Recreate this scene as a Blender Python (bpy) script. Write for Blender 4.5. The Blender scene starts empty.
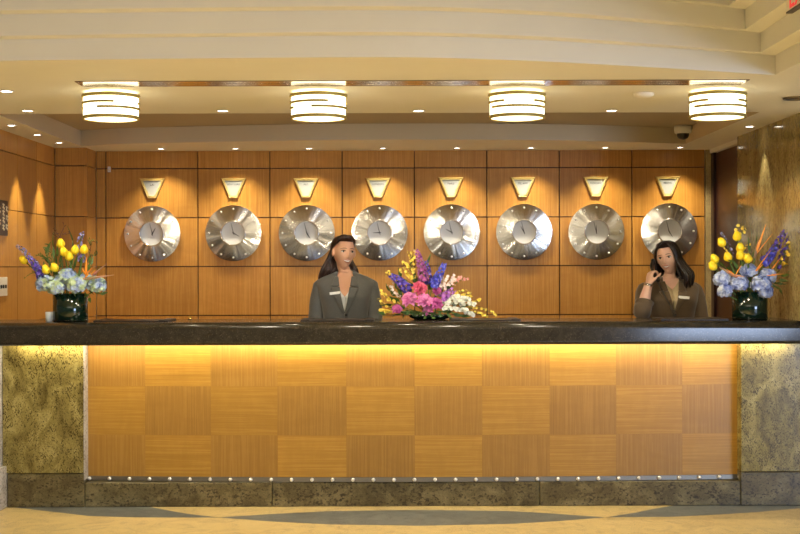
import bpy, bmesh, math, random
from mathutils import Vector, Matrix, noise
from mathutils.bvhtree import BVHTree
R = math.radians
PI = math.pi
sc = bpy.context.scene
col = sc.collection
F = 1304.0; EYE = 1.47; ROLL = 0.0026
CZ = 1.139          # countertop height
WY = 10.30          # back wall plane

def at(px, py, Y):
    u = px - 400.0; v = 267.0 - py
    return Vector(((u + ROLL * v) * Y / F, Y, EYE + (v - ROLL * u) * Y / F))

# ------------------------------------------------------------------ materials
def new_mat(name):
    m = bpy.data.materials.new(name); m.use_nodes = True
    nt = m.node_tree; b = nt.nodes['Principled BSDF']
    return m, nt, b
def simple(name, c, rough=.5, metal=0., coat=0., emis=None, es=0., alpha=None, sheen=0., sss=0., aniso=0.):
    m, nt, b = new_mat(name)
    b.inputs['Base Color'].default_value = (*c, 1); b.inputs['Roughness'].default_value = rough
    b.inputs['Metallic'].default_value = metal; b.inputs['Coat Weight'].default_value = coat
    if emis: b.inputs['Emission Color'].default_value = (*emis, 1); b.inputs['Emission Strength'].default_value = es
    if sheen: b.inputs['Sheen Weight'].default_value = sheen
    if sss:
        b.inputs['Subsurface Weight'].default_value = sss
        b.inputs['Subsurface Radius'].default_value = (.012, .005, .003)
        b.inputs['Subsurface Scale'].default_value = 1.0
    return m
def N(nt, t, **kw):
    n = nt.nodes.new(t)
    for k, v in kw.items(): setattr(n, k, v)
    return n
def ramp(nt, stops, interp='LINEAR'):
    r = N(nt, 'ShaderNodeValToRGB'); cr = r.color_ramp; cr.interpolation = interp
    while len(cr.elements) < len(stops): cr.elements.new(.5)
    for e, (p, c) in zip(cr.elements, stops):
        e.position = p; e.color = (*c, 1)
    return r
def nz(nt, vec, scale, detail=4, rough=.5, dist=0.):
    n = N(nt, 'ShaderNodeTexNoise'); n.inputs['Scale'].default_value = scale
    n.inputs['Detail'].default_value = detail; n.inputs['Roughness'].default_value = rough
    n.inputs['Distortion'].default_value = dist
    nt.links.new(vec, n.inputs['Vector']); return n
def mp(nt, vec, scale=(1, 1, 1), rot=(0, 0, 0)):
    n = N(nt, 'ShaderNodeMapping'); n.inputs['Scale'].default_value = scale; n.inputs['Rotation'].default_value = rot
    nt.links.new(vec, n.inputs['Vector']); return n.outputs[0]
def mixc(nt, fac, a, b, mode='MIX'):
    n = N(nt, 'ShaderNodeMix', data_type='RGBA', blend_type=mode)
    for s, v in ((n.inputs[0], fac), (n.inputs[6], a), (n.inputs[7], b)):
        if hasattr(v, 'is_linked') or hasattr(v, 'links'): nt.links.new(v, s)
        elif isinstance(v, (int, float)): s.default_value = v
        else: s.default_value = (*v, 1)
    return n.outputs[2]
def bump(nt, b, h, strength=.2, dist=.01):
    n = N(nt, 'ShaderNodeBump'); n.inputs['Strength'].default_value = strength; n.inputs['Distance'].default_value = dist
    nt.links.new(h, n.inputs['Height']); nt.links.new(n.outputs[0], b.inputs['Normal'])

def veneer(name, dark, mid, light, rough=.38, coat=.15):
    """wood veneer: UV x runs across the grain, UV y along it (metres); face attribute pid varies each panel"""
    m, nt, b = new_mat(name)
    uv = N(nt, 'ShaderNodeUVMap').outputs[0]
    at_ = N(nt, 'ShaderNodeAttribute', attribute_name='pid')
    n1 = nz(nt, mp(nt, uv, (85, 1.6, 1)), 1.0, 5, .6, .5)
    n2 = nz(nt, mp(nt, uv, (260, 4, 1)), 1.0, 3, .6)
    n3 = nz(nt, mp(nt, uv, (4, 9, 1)), 1.0, 4, .6, 1.2)
    a = N(nt, 'ShaderNodeMath', operation='MULTIPLY_ADD'); nt.links.new(n2.outputs[0], a.inputs[0]); a.inputs[1].default_value = .45
    nt.links.new(n1.outputs[0], a.inputs[2])
    a2 = N(nt, 'ShaderNodeMath', operation='MULTIPLY_ADD'); nt.links.new(n3.outputs[0], a2.inputs[0]); a2.inputs[1].default_value = .30
    nt.links.new(a.outputs[0], a2.inputs[2])
    r = ramp(nt, [(.55, dark), (.87, mid), (1.15 if False else 1.0, light)])
    nt.links.new(a2.outputs[0], r.inputs[0])
    hs = N(nt, 'ShaderNodeHueSaturation'); nt.links.new(r.outputs[0], hs.inputs['Color'])
    v = N(nt, 'ShaderNodeMath', operation='MULTIPLY_ADD'); nt.links.new(at_.outputs['Fac'], v.inputs[0])
    v.inputs[1].default_value = .22; v.inputs[2].default_value = .88
    nt.links.new(v.outputs[0], hs.inputs['Value'])
    nt.links.new(hs.outputs[0], b.inputs['Base Color'])
    b.inputs['Roughness'].default_value = rough; b.inputs['Coat Weight'].default_value = coat
    b.inputs['Coat Roughness'].default_value = .25
    return m

def granite(name, cols, speck, scale=5, rough=.2, stretch=(1, 1, 1), rot=(0, 0, 0), sp_scale=55, sp=(.56, .64), vein=True, coat=0.):
    m, nt, b = new_mat(name)
    tc = N(nt, 'ShaderNodeTexCoord').outputs['Object']
    v = mp(nt, tc, stretch, rot)
    n1 = nz(nt, v, scale, 8, .65, .8)
    n2 = nz(nt, v, sp_scale, 4, .6)
    n3 = nz(nt, v, scale * 2.3, 6, .7, 1.5)
    r = ramp(nt, [(.3, cols[0]), (.5, cols[1]), (.7, cols[2])]); nt.links.new(n1.outputs[0], r.inputs[0])
    c = r.outputs[0]
    r2 = ramp(nt, [(sp[0], (0, 0, 0)), (sp[1], (1, 1, 1))])
    ad = N(nt, 'ShaderNodeMath', operation='MULTIPLY_ADD'); nt.links.new(n3.outputs[0], ad.inputs[0]); ad.inputs[1].default_value = .5
    sb = N(nt, 'ShaderNodeMath', operation='MULTIPLY'); nt.links.new(n2.outputs[0], sb.inputs[0]); sb.inputs[1].default_value = .7
    nt.links.new(sb.outputs[0], ad.inputs[2]); nt.links.new(ad.outputs[0], r2.inputs[0])
    c = mixc(nt, r2.outputs[0], c, speck)
    n4 = nz(nt, v, sp_scale * 2.4, 2, .5)
    r4 = ramp(nt, [(.35, (.75, .75, .75)), (.65, (1.2, 1.2, 1.2))]); nt.links.new(n4.outputs[0], r4.inputs[0])
    c = mixc(nt, .8, c, r4.outputs[0], 'MULTIPLY')
    nt.links.new(c, b.inputs['Base Color'])
    b.inputs['Roughness'].default_value = rough; b.inputs['Coat Weight'].default_value = coat
    return m

def noisy(name, stops, scale=40, rough=.5, stretch=(1, 1, 1), bmp=0., sheen=0., metal=0., sss=0., trans=0.):
    m, nt, b = new_mat(name)
    tc = N(nt, 'ShaderNodeTexCoord').outputs['Object']
    n = nz(nt, mp(nt, tc, stretch), scale, 4, .6)
    r = ramp(nt, stops); nt.links.new(n.outputs[0], r.inputs[0]); nt.links.new(r.outputs[0], b.inputs['Base Color'])
    b.inputs['Roughness'].default_value = rough; b.inputs['Metallic'].default_value = metal
    b.inputs['Sheen Weight'].default_value = sheen
    if bmp: bump(nt, b, n.outputs[0], bmp, .004)
    if sss: b.inputs['Subsurface Weight'].default_value = sss; b.inputs['Subsurface Radius'].default_value = (.01, .006, .004); b.inputs['Subsurface Scale'].default_value = 1
    return m

M = {}
M['wall_wood'] = veneer('wall veneer', (.38, .158, .022), (.46, .210, .034), (.53, .260, .048), .36)
M['desk_wood'] = veneer('desk veneer', (.315, .152, .017), (.37, .190, .024), (.425, .228, .034), .45)
M['desk_wood_v'] = veneer('desk veneer standing grain', (.290, .137, .019), (.345, .175, .027), (.395, .208, .037), .45)
M['groove'] = simple('dark joint', (.085, .03, .012), .6)
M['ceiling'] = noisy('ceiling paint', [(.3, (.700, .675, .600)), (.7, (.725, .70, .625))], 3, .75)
M['recess_shade'] = simple('shade-toned recess paint', (.40, .34, .235), .8)  # recess ceiling darkened in colour to stand for its lack of light
M['riser_shade'] = simple('shade-toned riser paint', (.60, .51, .35), .8)  # recess risers toned below the ceiling colour, shade put into the paint
M['frosted'] = simple('frosted glass', (.82, .84, .82), .3)
M['frosted'].node_tree.nodes['Principled BSDF'].inputs['Transmission Weight'].default_value = .35
M['granite'] = granite('gold granite', [(.10, .075, .018), (.25, .20, .058), (.43, .36, .13)], (.045, .032, .008), 6.0, .22, (1.4, 1, .8), (0, R(40), 0), 110, (.605, .69))
M['granite_low'] = granite('dull granite', [(.055, .042, .018), (.135, .108, .048), (.25, .205, .10)], (.04, .028, .014), 6, .3, (1, 1, 1.3), (0, 0, 0), 60, (.62, .70))
M['granite_edge'] = granite('pale granite edge', [(.35, .32, .28), (.48, .45, .42), (.6, .58, .55)], (.16, .13, .1), 9, .4, (1, 1, 1), (0, 0, 0), 90, (.6, .7))
M['top_granite'] = granite('dark granite', [(.022, .017, .011), (.030, .024, .015), (.042, .034, .022)], (.075, .06, .04), 16, .16, (1, 1, 1), (0, 0, 0), 170, (.66, .74))
M['marble'] = granite('olive marble', [(.19, .15, .055), (.33, .27, .11), (.46, .39, .19)], (.12, .09, .035), 5.0, .11, (1, 1, .42), (R(14), 0, 0), 70, (.60, .72), coat=.15)
M['terrazzo'] = granite('cream terrazzo', [(.59, .44, .19), (.63, .48, .21), (.67, .515, .24)], (.34, .25, .13), 3, .35, (1, 1, 1), (0, 0, 0), 160, (.60, .72))
M['terrazzo_tan'] = granite('tan terrazzo', [(.42, .31, .13), (.50, .38, .17), (.56, .44, .21)], (.28, .2, .09), 3, .35, (1, 1, 1), (0, 0, 0), 160, (.60, .72))
M['terrazzo_grey'] = granite('grey terrazzo', [(.12, .13, .125), (.165, .175, .165), (.21, .22, .205)], (.07, .07, .07), 3, .35, (1, 1, 1), (0, 0, 0), 160, (.60, .72))
M['brass'] = simple('polished brass', (.80, .60, .20), .22, 1.)
M['gold'] = simple('pale gold', (.74, .60, .24), .40, .45)
M['lamp_gold'] = simple('satin gold band', (.42, .33, .09), .5, .35)
M['steel'] = simple('polished steel', (.78, .76, .74), .18, 1.)
M['rail'] = simple('brushed steel rail', (.20, .18, .15), .42, 1.)
M['stud'] = simple('satin steel studs', (.88, .87, .84), .32, .55)
M['white_metal'] = simple('white painted metal', (.75, .72, .66), .4)
M['black_plastic'] = simple('black plastic', (.012, .012, .012), .3)
M['black_leather'] = noisy('dark leather', [(.3, (.018, .012, .010)), (.7, (.032, .022, .018))], 80, .38, bmp=.2)
M['flower_core'] = noisy('green blue florets', [(.35, (.10, .14, .16)), (.6, (.22, .30, .22))], 30, .7)
M['door'] = noisy('dark maroon wood', [(.3, (.016, .004, .003)), (.7, (.040, .010, .006))], 6, .35, (3, 3, .4))
M['lamp'] = simple('lit lamp glass', (.95, .9, .8), .4, emis=(1., .88, .58), es=3.6)
M['lamp_bottom'] = simple('lit lamp diffuser', (.95, .9, .8), .4, emis=(1., .90, .62), es=3.0)
M['lens'] = simple('lit downlight', (.95, .95, .95), .4, emis=(1., .92, .78), es=14.0)
M['led'] = simple('lit strip', (1, 1, 1), .5, emis=(1., .85, .56), es=44.0)
M['slot_metal'] = simple('bronze slot metal', (.26, .20, .15), .14, 1.)
M['white_face'] = simple('white enamel', (.80, .80, .78), .35)
M['plaque_face'] = simple('pale grey glass', (.36, .37, .36), .3)
M['black_ink'] = simple('black ink', (.02, .02, .02), .5)
M['sign_white'] = simple('exit sign face', (.80, .74, .60), .4)
M['sign_red'] = simple('exit red', (.75, .03, .05), .4, emis=(.9, .03, .05), es=.5)
M['plate'] = simple('brushed switch plate', (.72, .70, .64), .4, .2)
M['plaque'] = simple('bronze plaque', (.05, .028, .015), .35, .3)
M['ivory'] = simple('ivory lettering', (.75, .65, .45), .5)
M['glass'] = simple('clear glass', (.9, .95, .93), .02); M['glass'].node_tree.nodes['Principled BSDF'].inputs['Transmission Weight'].default_value = 1.
M['green_glass'] = simple('dark green glass', (.003, .014, .007), .06, 0, .3)
M['foliage'] = noisy('foliage', [(.3, (.03, .07, .015)), (.7, (.14, .24, .04))], 30, .5)
M['stem'] = simple('green stem', (.10, .19, .04), .5)
M['twig'] = simple('red brown twig', (.09, .025, .015), .6)
M['tulip'] = noisy('yellow petals', [(.3, (.90, .62, .01)), (.7, (.98, .80, .03))], 25, .45, sss=.0)
M['hyd_left'] = noisy('blue green florets', [(.30, (.16, .24, .56)), (.46, (.36, .46, .68)), (.60, (.50, .64, .34)), (.8, (.68, .74, .60))], 22, .6)
M['hyd_right'] = noisy('pale blue florets', [(.32, (.12, .17, .52)), (.47, (.34, .42, .70)), (.62, (.62, .68, .80)), (.8, (.5, .60, .36))], 24, .6)
M['delph'] = noisy('violet petals', [(.32, (.05, .03, .32)), (.55, (.16, .10, .62)), (.75, (.42, .34, .85))], 45, .5)
M['delph_blue'] = noisy('blue petals', [(.32, (.04, .04, .42)), (.55, (.12, .13, .72)), (.75, (.55, .58, .9))], 45, .5)
M['delph_grey'] = noisy('lavender petals', [(.32, (.16, .14, .38)), (.6, (.36, .34, .62)), (.8, (.55, .52, .72))], 45, .5)
M['delph_mix'] = noisy('purple and pink petals', [(.32, (.20, .05, .34)), (.5, (.5, .12, .36)), (.68, (.5, .38, .75))], 40, .5)
M['bop'] = noisy('orange sepals', [(.3, (.85, .25, .02)), (.7, (.95, .42, .05))], 20, .45)
M['spathe'] = noisy('beak spathe', [(.35, (.30, .22, .10)), (.65, (.42, .16, .12))], 14, .4)
M['peony'] = noisy('pink peony', [(.3, (.62, .10, .36)), (.55, (.82, .28, .58)), (.75, (.92, .55, .76))], 38, .55)
M['peony_red'] = noisy('crimson peony', [(.3, (.55, .04, .12)), (.6, (.80, .15, .28)), (.8, (.9, .35, .45))], 38, .55)
M['peony_deep'] = noisy('magenta peony', [(.3, (.42, .04, .24)), (.6, (.66, .14, .42)), (.8, (.8, .35, .6))], 38, .55)
M['orchid_purple'] = noisy('purple orchid', [(.3, (.35, .06, .42)), (.7, (.66, .32, .78))], 40, .5)
M['orchid_yellow'] = noisy('yellow orchid', [(.3, (.80, .55, .03)), (.7, (.95, .78, .15))], 40, .5)
M['orchid_white'] = noisy('white orchid', [(.3, (.80, .80, .62)), (.7, (.92, .92, .84))], 40, .5)
M['pink_bud'] = noisy('coral buds', [(.3, (.80, .28, .22)), (.7, (.92, .6, .5))], 40, .5)
M['blush'] = noisy('blush white florets', [(.3, (.85, .62, .55)), (.7, (.92, .86, .80))], 40, .5)
M['skin1'] = noisy('warm tan skin', [(.3, (.70, .38, .245)), (.7, (.75, .43, .28))], 12, .45, sss=.12)
M['skin2'] = noisy('light warm skin', [(.3, (.76, .45, .32)), (.7, (.80, .50, .36))], 12, .45, sss=.12)
M['hair1'] = noisy('dark brown hair', [(.35, (.012, .005, .003)), (.65, (.05, .018, .010))], 60, .38, (1, 1, .12), .5)
M['hair2'] = noisy('black hair', [(.35, (.006, .004, .004)), (.65, (.022, .013, .010))], 60, .34, (1, 1, .12), .5)
M['suit_grey'] = noisy('grey wool', [(.3, (.095, .095, .088)), (.7, (.14, .14, .13))], 220, .85, sheen=.3)
M['suit_brown'] = noisy('brown wool', [(.3, (.085, .052, .022)), (.7, (.13, .082, .038))], 200, .8, sheen=.3)
M['blouse_white'] = simple('white blouse', (.78, .78, .78), .6)
M['blouse_beige'] = noisy('beige blouse', [(.3, (.50, .38, .20)), (.7, (.60, .47, .27))], 60, .5)
M['lips'] = simple('rose lips', (.50, .13, .11), .35)
M['lips2'] = simple('soft pink lips', (.52, .16, .13), .35)
M['teeth'] = simple('teeth', (.85, .82, .76), .3)
M['eye_white'] = simple('eye white', (.70, .68, .64), .25)
M['iris'] = simple('dark brown iris', (.02, .009, .005), .15)
M['shoe'] = simple('black shoe leather', (.01, .01, .01), .25)
M['badge'] = simple('name badge', (.88, .87, .82), .3)
M['worktop'] = simple('work desk laminate', (.10, .055, .025), .45)

def brushed():
    m, nt, b = new_mat('spun aluminium')
    b.inputs['Base Color'].default_value = (.86, .84, .80, 1); b.inputs['Metallic'].default_value = 1
    b.inputs['Roughness'].default_value = .22; b.inputs['Anisotropic'].default_value = .90
    # fine spokes left by the lathe tool: waviness that follows the angle round the centre
    tc = N(nt, 'ShaderNodeTexCoord').outputs['Object']; sx = N(nt, 'ShaderNodeSeparateXYZ'); nt.links.new(tc, sx.inputs[0])
    at2 = N(nt, 'ShaderNodeMath', operation='ARCTAN2'); nt.links.new(sx.outputs[0], at2.inputs[0]); nt.links.new(sx.outputs[2], at2.inputs[1])
    ns = N(nt, 'ShaderNodeTexNoise', noise_dimensions='1D'); ns.inputs['Scale'].default_value = 1.9; ns.inputs['Detail'].default_value = 1.5; nt.links.new(at2.outputs[0], ns.inputs['W'])
    bump(nt, b, ns.outputs[0], 1., .010)
    t = N(nt, 'ShaderNodeTangent', direction_type='RADIAL', axis='Y'); nt.links.new(t.outputs[0], b.inputs['Tangent'])
    return m
M['spun'] = brushed()

# ------------------------------------------------------------------ mesh helpers
def mesh_obj(name, bm, mats, parent=None, smooth=False, uvmap=None):
    me = bpy.data.meshes.new(name)
    bmesh.ops.recalc_face_normals(bm, faces=bm.faces[:])
    bm.to_mesh(me); bm.free()
    if not isinstance(mats, (list, tuple)): mats = [mats]
    for m in mats: me.materials.append(M[m] if isinstance(m, str) else m)
    if smooth:
        for p in me.polygons: p.use_smooth = True
    o = bpy.data.objects.new(name, me); col.objects.link(o)
    if parent: o.parent = parent
    return o
def tag(o, label, cat, group=None, kind=None):
    if label: o['label'] = label
    if cat: o['category'] = cat
    if group: o['group'] = group
    if kind: o['kind'] = kind
    return o
def thing(name, loc, label, cat, group=None, rz=0):
    o = bpy.data.objects.new(name, None); col.objects.link(o); o.location = loc; o.rotation_euler = (0, 0, rz)
    o.empty_display_size = .05
    return tag(o, label, cat, group)
def struct(o): o['kind'] = 'structure'; return o
def copy_tree(o, parent=None):
    c = o.copy(); col.objects.link(c)
    if parent: c.parent = parent
    for ch in [x for x in bpy.data.objects if x.parent == o]: copy_tree(ch, c)
    return c
def B(): return bmesh.new()
def box(bm, x0, x1, y0, y1, z0, z1, mi=0):
    vs = [bm.verts.new(p) for p in ((x0, y0, z0), (x1, y0, z0), (x1, y1, z0), (x0, y1, z0), (x0, y0, z1), (x1, y0, z1), (x1, y1, z1), (x0, y1, z1))]
    for q in ((0, 3, 2, 1), (4, 5, 6, 7), (0, 1, 5, 4), (1, 2, 6, 5), (2, 3, 7, 6), (3, 0, 4, 7)):
        f = bm.faces.new([vs[i] for i in q]); f.material_index = mi
    return vs
def bevel_box(bm, x0, x1, y0, y1, z0, z1, w=.004, seg=2):
    t = bmesh.new(); box(t, x0, x1, y0, y1, z0, z1)
    bmesh.ops.bevel(t, geom=t.edges[:], offset=w, segments=seg, affect='EDGES', profile=.6)
    merge(bm, t)
def merge(bm, t, mat=None):
    me = bpy.data.meshes.new('tmp'); t.to_mesh(me); t.free()
    if mat is not None: me.transform(mat)
    bm.from_mesh(me); bpy.data.meshes.remove(me)
def ring_pts(c, rx, ry, n, p=1., ax=(1, 0, 0), ay=(0, 1, 0)):
    ax = Vector(ax); ay = Vector(ay); out = []
    for i in range(n):
        a = 2 * PI * i / n; s, k = math.sin(a), math.cos(a)
        out.append(Vector(c) + ax * (rx * math.copysign(abs(k) ** p, k)) + ay * (ry * math.copysign(abs(s) ** p, s)))
    return out
def loft(bm, rings, cap=True, closed=True, mi=0):
    vr = [[bm.verts.new(p) for p in r] for r in rings]
    n = len(vr[0]); m = n if closed else n - 1
    for a, b in zip(vr[:-1], vr[1:]):
        for i in range(m):
            f = bm.faces.new((a[i], a[(i + 1) % n], b[(i + 1) % n], b[i])); f.material_index = mi
    if cap and closed:
        for r in (vr[0], vr[-1]):
            try: f = bm.faces.new(r); f.material_index = mi
            except ValueError: pass
    return vr
def spline(pts, n):
    pts = [Vector(p) for p in pts]
    if len(pts) == 2: return [pts[0].lerp(pts[1], i / (n - 1)) for i in range(n)]
    P = [pts[0] * 2 - pts[1]] + pts + [pts[-1] * 2 - pts[-2]]; out = []
    S = len(pts) - 1
    for k in range(n):
        t = k / (n - 1) * S; i = min(int(t), S - 1); t -= i
        a, b, c, d = P[i:i + 4]
        out.append(.5 * ((2 * b) + (c - a) * t + (2 * a - 5 * b + 4 * c - d) * t * t + (3 * b - a - 3 * c + d) * t ** 3))
    return out
def tube(bm, pts, radii, n=8, cap=True, flat=1., mi=0, nseg=None):
    """tube through points; radii one value or a list that is spread along it"""
    if nseg: pts = spline(pts, nseg)
    else: pts = [Vector(p) for p in pts]
    m = len(pts)
    if not isinstance(radii, (list, tuple)): radii = [radii]
    def rad(i):
        if len(radii) == 1: return radii[0]
        t = i / (m - 1) * (len(radii) - 1); k = min(int(t), len(radii) - 2); return radii[k] + (radii[k + 1] - radii[k]) * (t - k)
    prev = None; rings = []
    for i, p in enumerate(pts):
        d = (pts[min(i + 1, m - 1)] - pts[max(i - 1, 0)])
        if d.length < 1e-9: d = Vector((0, 0, 1))
        d.normalize()
        if prev is None:
            u = d.cross(Vector((0, 0, 1)) if abs(d.z) < .9 else Vector((0, 1, 0))).normalized()
        else:
            u = (prev - d * prev.dot(d)).normalized()
        prev = u; w = d.cross(u); r = max(rad(i), 1e-5)
        rings.append(ring_pts(p, r, r * flat, n, 1., u, w))
    loft(bm, rings, cap, mi=mi)
def sphere(bm, c, r, u=12, v=8, mat=None, mi=0):
    t = bmesh.new(); bmesh.ops.create_uvsphere(t, u_segments=u, v_segments=v, radius=1.)
    if not isinstance(r, (list, tuple)): r = (r, r, r)
    m4 = Matrix.Translation(Vector(c)) @ (mat.to_4x4() if mat is not None else Matrix.Identity(4)) @ Matrix.Diagonal((*r, 1))
    for f in t.faces: f.material_index = mi
    merge(bm, t, m4)
def lathe(bm, prof, n=32, c=(0, 0, 0), axis='Z', cap=False, mi=0):
    """prof: (radius, height) pairs; closed at an end whose radius is 0"""
    rows = []
    for r, h in prof:
        row = []
        for i in range(n if r > 1e-6 else 1):
            a = 2 * PI * i / n; x, y = r * math.cos(a), r * math.sin(a)
            p = Vector((x, y, h)) if axis == 'Z' else Vector((x, -h, y))
            row.append(bm.verts.new(p + Vector(c)))
        rows.append(row)
    for a, b in zip(rows[:-1], rows[1:]):
        for i in range(n):
            j = (i + 1) % n
            if len(a) == 1 and len(b) == 1: continue
            if len(a) == 1: f = bm.faces.new((a[0], b[i], b[j]))
            elif len(b) == 1: f = bm.faces.new((a[i], a[j], b[0]))
            else: f = bm.faces.new((a[i], a[j], b[j], b[i]))
            f.material_index = mi
def prism(bm, pts, d0, d1, axis='Y', mi=0):
    """extrude a 2-D outline; axis Y: outline in x,z between two y; axis X: outline in y,z; axis Z: x,y"""
    def P(p, d):
        return {'Y': (p[0], d, p[1]), 'X': (d, p[0], p[1]), 'Z': (p[0], p[1], d)}[axis]
    a = [bm.verts.new(P(p, d0)) for p in pts]; b = [bm.verts.new(P(p, d1)) for p in pts]; n = len(pts)
    for f in [bm.faces.new(a), bm.faces.new(b[::-1])] + [bm.faces.new((a[i], b[i], b[(i + 1) % n], a[(i + 1) % n])) for i in range(n)]:
        f.material_index = mi
def quad(bm, ps, mi=0):
    f = bm.faces.new([bm.verts.new(p) for p in ps]); f.material_index = mi; return f
def text_mesh(name, body, size, mat, parent, mtx, extrude=.0008, font_scale_x=1.0):
    cu = bpy.data.curves.new(name, 'FONT'); cu.body = body; cu.size = size; cu.align_x = 'CENTER'; cu.align_y = 'CENTER'
    cu.extrude = extrude; cu.resolution_u = 3
    to = bpy.data.objects.new(name, cu); col.objects.link(to)
    dg = bpy.context.evaluated_depsgraph_get(); dg.update()
    me = bpy.data.meshes.new_from_object(to.evaluated_get(dg))
    bpy.data.objects.remove(to); bpy.data.curves.remove(cu)
    me.transform(mtx @ Matrix.Diagonal((font_scale_x, 1, 1, 1)))
    me.materials.clear(); me.materials.append(M[mat])
    o = bpy.data.objects.new(name, me); col.objects.link(o); o.parent = parent
    return o
FRONT = Matrix.Rotation(R(90), 4, 'X')       # text lying in xy stands up facing -y

# ------------------------------------------------------------------ camera
cam = bpy.data.cameras.new('camera'); cam.sensor_width = 36; cam.lens = F / 800 * 36; cam.clip_end = 100
co = bpy.data.objects.new('camera', cam); col.objects.link(co)
co.matrix_world = Matrix.Translation((0, 0, EYE)) @ Matrix.Rotation(R(90), 4, 'X') @ Matrix.Rotation(-ROLL, 4, 'Z')
sc.camera = co
sc.view_settings.view_transform = 'Standard'; sc.view_settings.look = 'None'; sc.view_settings.gamma = 1
sc.view_settings.exposure = 0.0
# ================================================================== SETTING
CEIL = EYE + .92            # soffit and lower ceiling, 2.39
RCEIL = CEIL + .116         # inside the recess over the work aisle
LX, RX = -2.646, 2.40
rnd = random.Random(5)

# ---- floor, with its inlaid bands as polygons of one plane
def fz(x, pts):
    for (x0, y0), (x1, y1) in zip(pts[:-1], pts[1:]):
        if x0 <= x <= x1: return y0 + (y1 - y0) * (x - x0) / (x1 - x0)
    return pts[0][1] if x < pts[0][0] else pts[-1][1]
def fl(px, py):
    v = 267 - py - ROLL * (px - 400); Y = F * EYE / -v; return ((px - 400) * Y / F, Y)
upper = [fl(*p) for p in ((-60, 497), (10, 507), (40, 510.5), (88, 516), (130, 517.3), (175, 517.6), (218, 517.5), (270, 514), (330, 511), (420, 509.8), (510, 511), (560, 514), (605, 517.3), (670, 516.9), (720, 514.5), (760, 511.8), (800, 508.3), (880, 497))]
lower = [fl(*p) for p in ((130, 503), (155, 508), (185, 513.5), (218, 517.5), (270, 521.5), (330, 524.5), (420, 525.8), (510, 524), (560, 521), (605, 517.3), (635, 512.5), (660, 507.5), (690, 503))]
xc1, xc2 = fl(218, 517.5)[0], fl(605, 517.3)[0]
bm = B()
xs = sorted(set([-7 + .5 * i for i in range(10)] + [-2.5 + .05 * i for i in range(101)] + [2.5 + .5 * i for i in range(10)] + [xc1, xc2]))
for x0, x1 in zip(xs[:-1], xs[1:]):
    def rows(x):
        u = fz(x, upper) if -2.5 <= x <= 2.5 else 7.6
        tl = fl(400, 519.8)[1] if x > xc2 else None
        if xc1 <= x <= xc2:
            return u, fz(x, lower)
        return u, None
    xm = (x0 + x1) / 2
    if abs(xm) > 2.5:
        quad(bm, [(x0, -3, 0), (x1, -3, 0), (x1, 11, 0), (x0, 11, 0)]); continue
    if xc1 < xm < xc2:     # middle lens: cream / grey / tan
        a0, a1 = fz(x0, lower), fz(x1, lower); b0, b1 = fz(x0, upper), fz(x1, upper)
        quad(bm, [(x0, -3, 0), (x1, -3, 0), (x1, a1, 0), (x0, a0, 0)], 0)
        quad(bm, [(x0, a0, 0), (x1, a1, 0), (x1, b1, 0), (x0, b0, 0)], 2)
        quad(bm, [(x0, b0, 0), (x1, b1, 0), (x1, 11, 0), (x0, 11, 0)], 0)
    else:                  # outer lenses: cream / tan sliver / grey / cream corner
        b0, b1 = fz(x0, upper), fz(x1, upper)
        def lo(x): return min(fz(x, lower), 9.)
        c0, c1 = max(lo(x0), b0), max(lo(x1), b1)
        t0, t1 = (fl(400, 520.3)[1],) * 2 if xm > 0 else (b0, b1)
        t0, t1 = min(t0, b0), min(t1, b1)
        quad(bm, [(x0, -3, 0), (x1, -3, 0), (x1, t1, 0), (x0, t0, 0)], 0)
        if xm > 0: quad(bm, [(x0, t0, 0), (x1, t1, 0), (x1, b1, 0), (x0, b0, 0)], 1)
        quad(bm, [(x0, b0, 0), (x1, b1, 0), (x1, c1, 0), (x0, c0, 0)], 2)
        quad(bm, [(x0, c0, 0), (x1, c1, 0), (x1, 11, 0), (x0, 11, 0)], 0)
bmesh.ops.remove_doubles(bm, verts=bm.verts[:], dist=1e-5)
struct(mesh_obj('floor', bm, ['terrazzo', 'terrazzo_tan', 'terrazzo_grey']))

# ---- panelled wood walls
def panel_wall(name, P0, ex, breaks, zs, depth=.02, gap=.0085, mats=('wall_wood', 'groove'), nrm=None, seed=1):
    """panels standing off a dark backing; P0 a point on the wall, ex unit vector along it, nrm pointing into the room"""
    rr = random.Random(seed); ex = Vector(ex); nrm = Vector(nrm); P0 = Vector(P0)
    bm = B(); uv = bm.loops.layers.uv.new('UVMap'); pid = bm.faces.layers.float.new('pid')
    def P(s, z, d): q = P0 + ex * s + nrm * d; q.z = z; return q
    f = quad(bm, [P(breaks[0], zs[0], -depth), P(breaks[-1], zs[0], -depth), P(breaks[-1], zs[-1], -depth), P(breaks[0], zs[-1], -depth)], 1)
    for s0, s1 in zip(breaks[:-1], breaks[1:]):
        for z0, z1 in zip(zs[:-1], zs[1:]):
            a, b, c, d = s0 + gap / 2, s1 - gap / 2, z0 + gap / 2, z1 - gap / 2
            ou, ov, pv = rr.uniform(0, 50), rr.uniform(0, 50), rr.random()
            fr = [P(a, c, 0), P(b, c, 0), P(b, d, 0), P(a, d, 0)]; bk = [P(a, c, -depth), P(b, c, -depth), P(b, d, -depth), P(a, d, -depth)]
            vf = [bm.verts.new(p) for p in fr]; vb = [bm.verts.new(p) for p in bk]
            fs = [bm.faces.new(vf)] + [bm.faces.new((vf[i], vb[i], vb[(i + 1) % 4], vf[(i + 1) % 4])) for i in range(4)]
            for f in fs:
                f[pid] = pv
                for l in f.loops:
                    w = l.vert.co - P0; l[uv].uv = (w.dot(ex) + ou, l.vert.co.z + ov)
    me_o = mesh_obj(name, bm, list(mats))
    return struct(me_o)
zc = [at(400, y, WY).z for y in (315, 266, 217.2, 168)]
zrows = [0.02, .5, zc[0] - .38, zc[0], zc[1], zc[2], zc[3], CEIL + .005]
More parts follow.
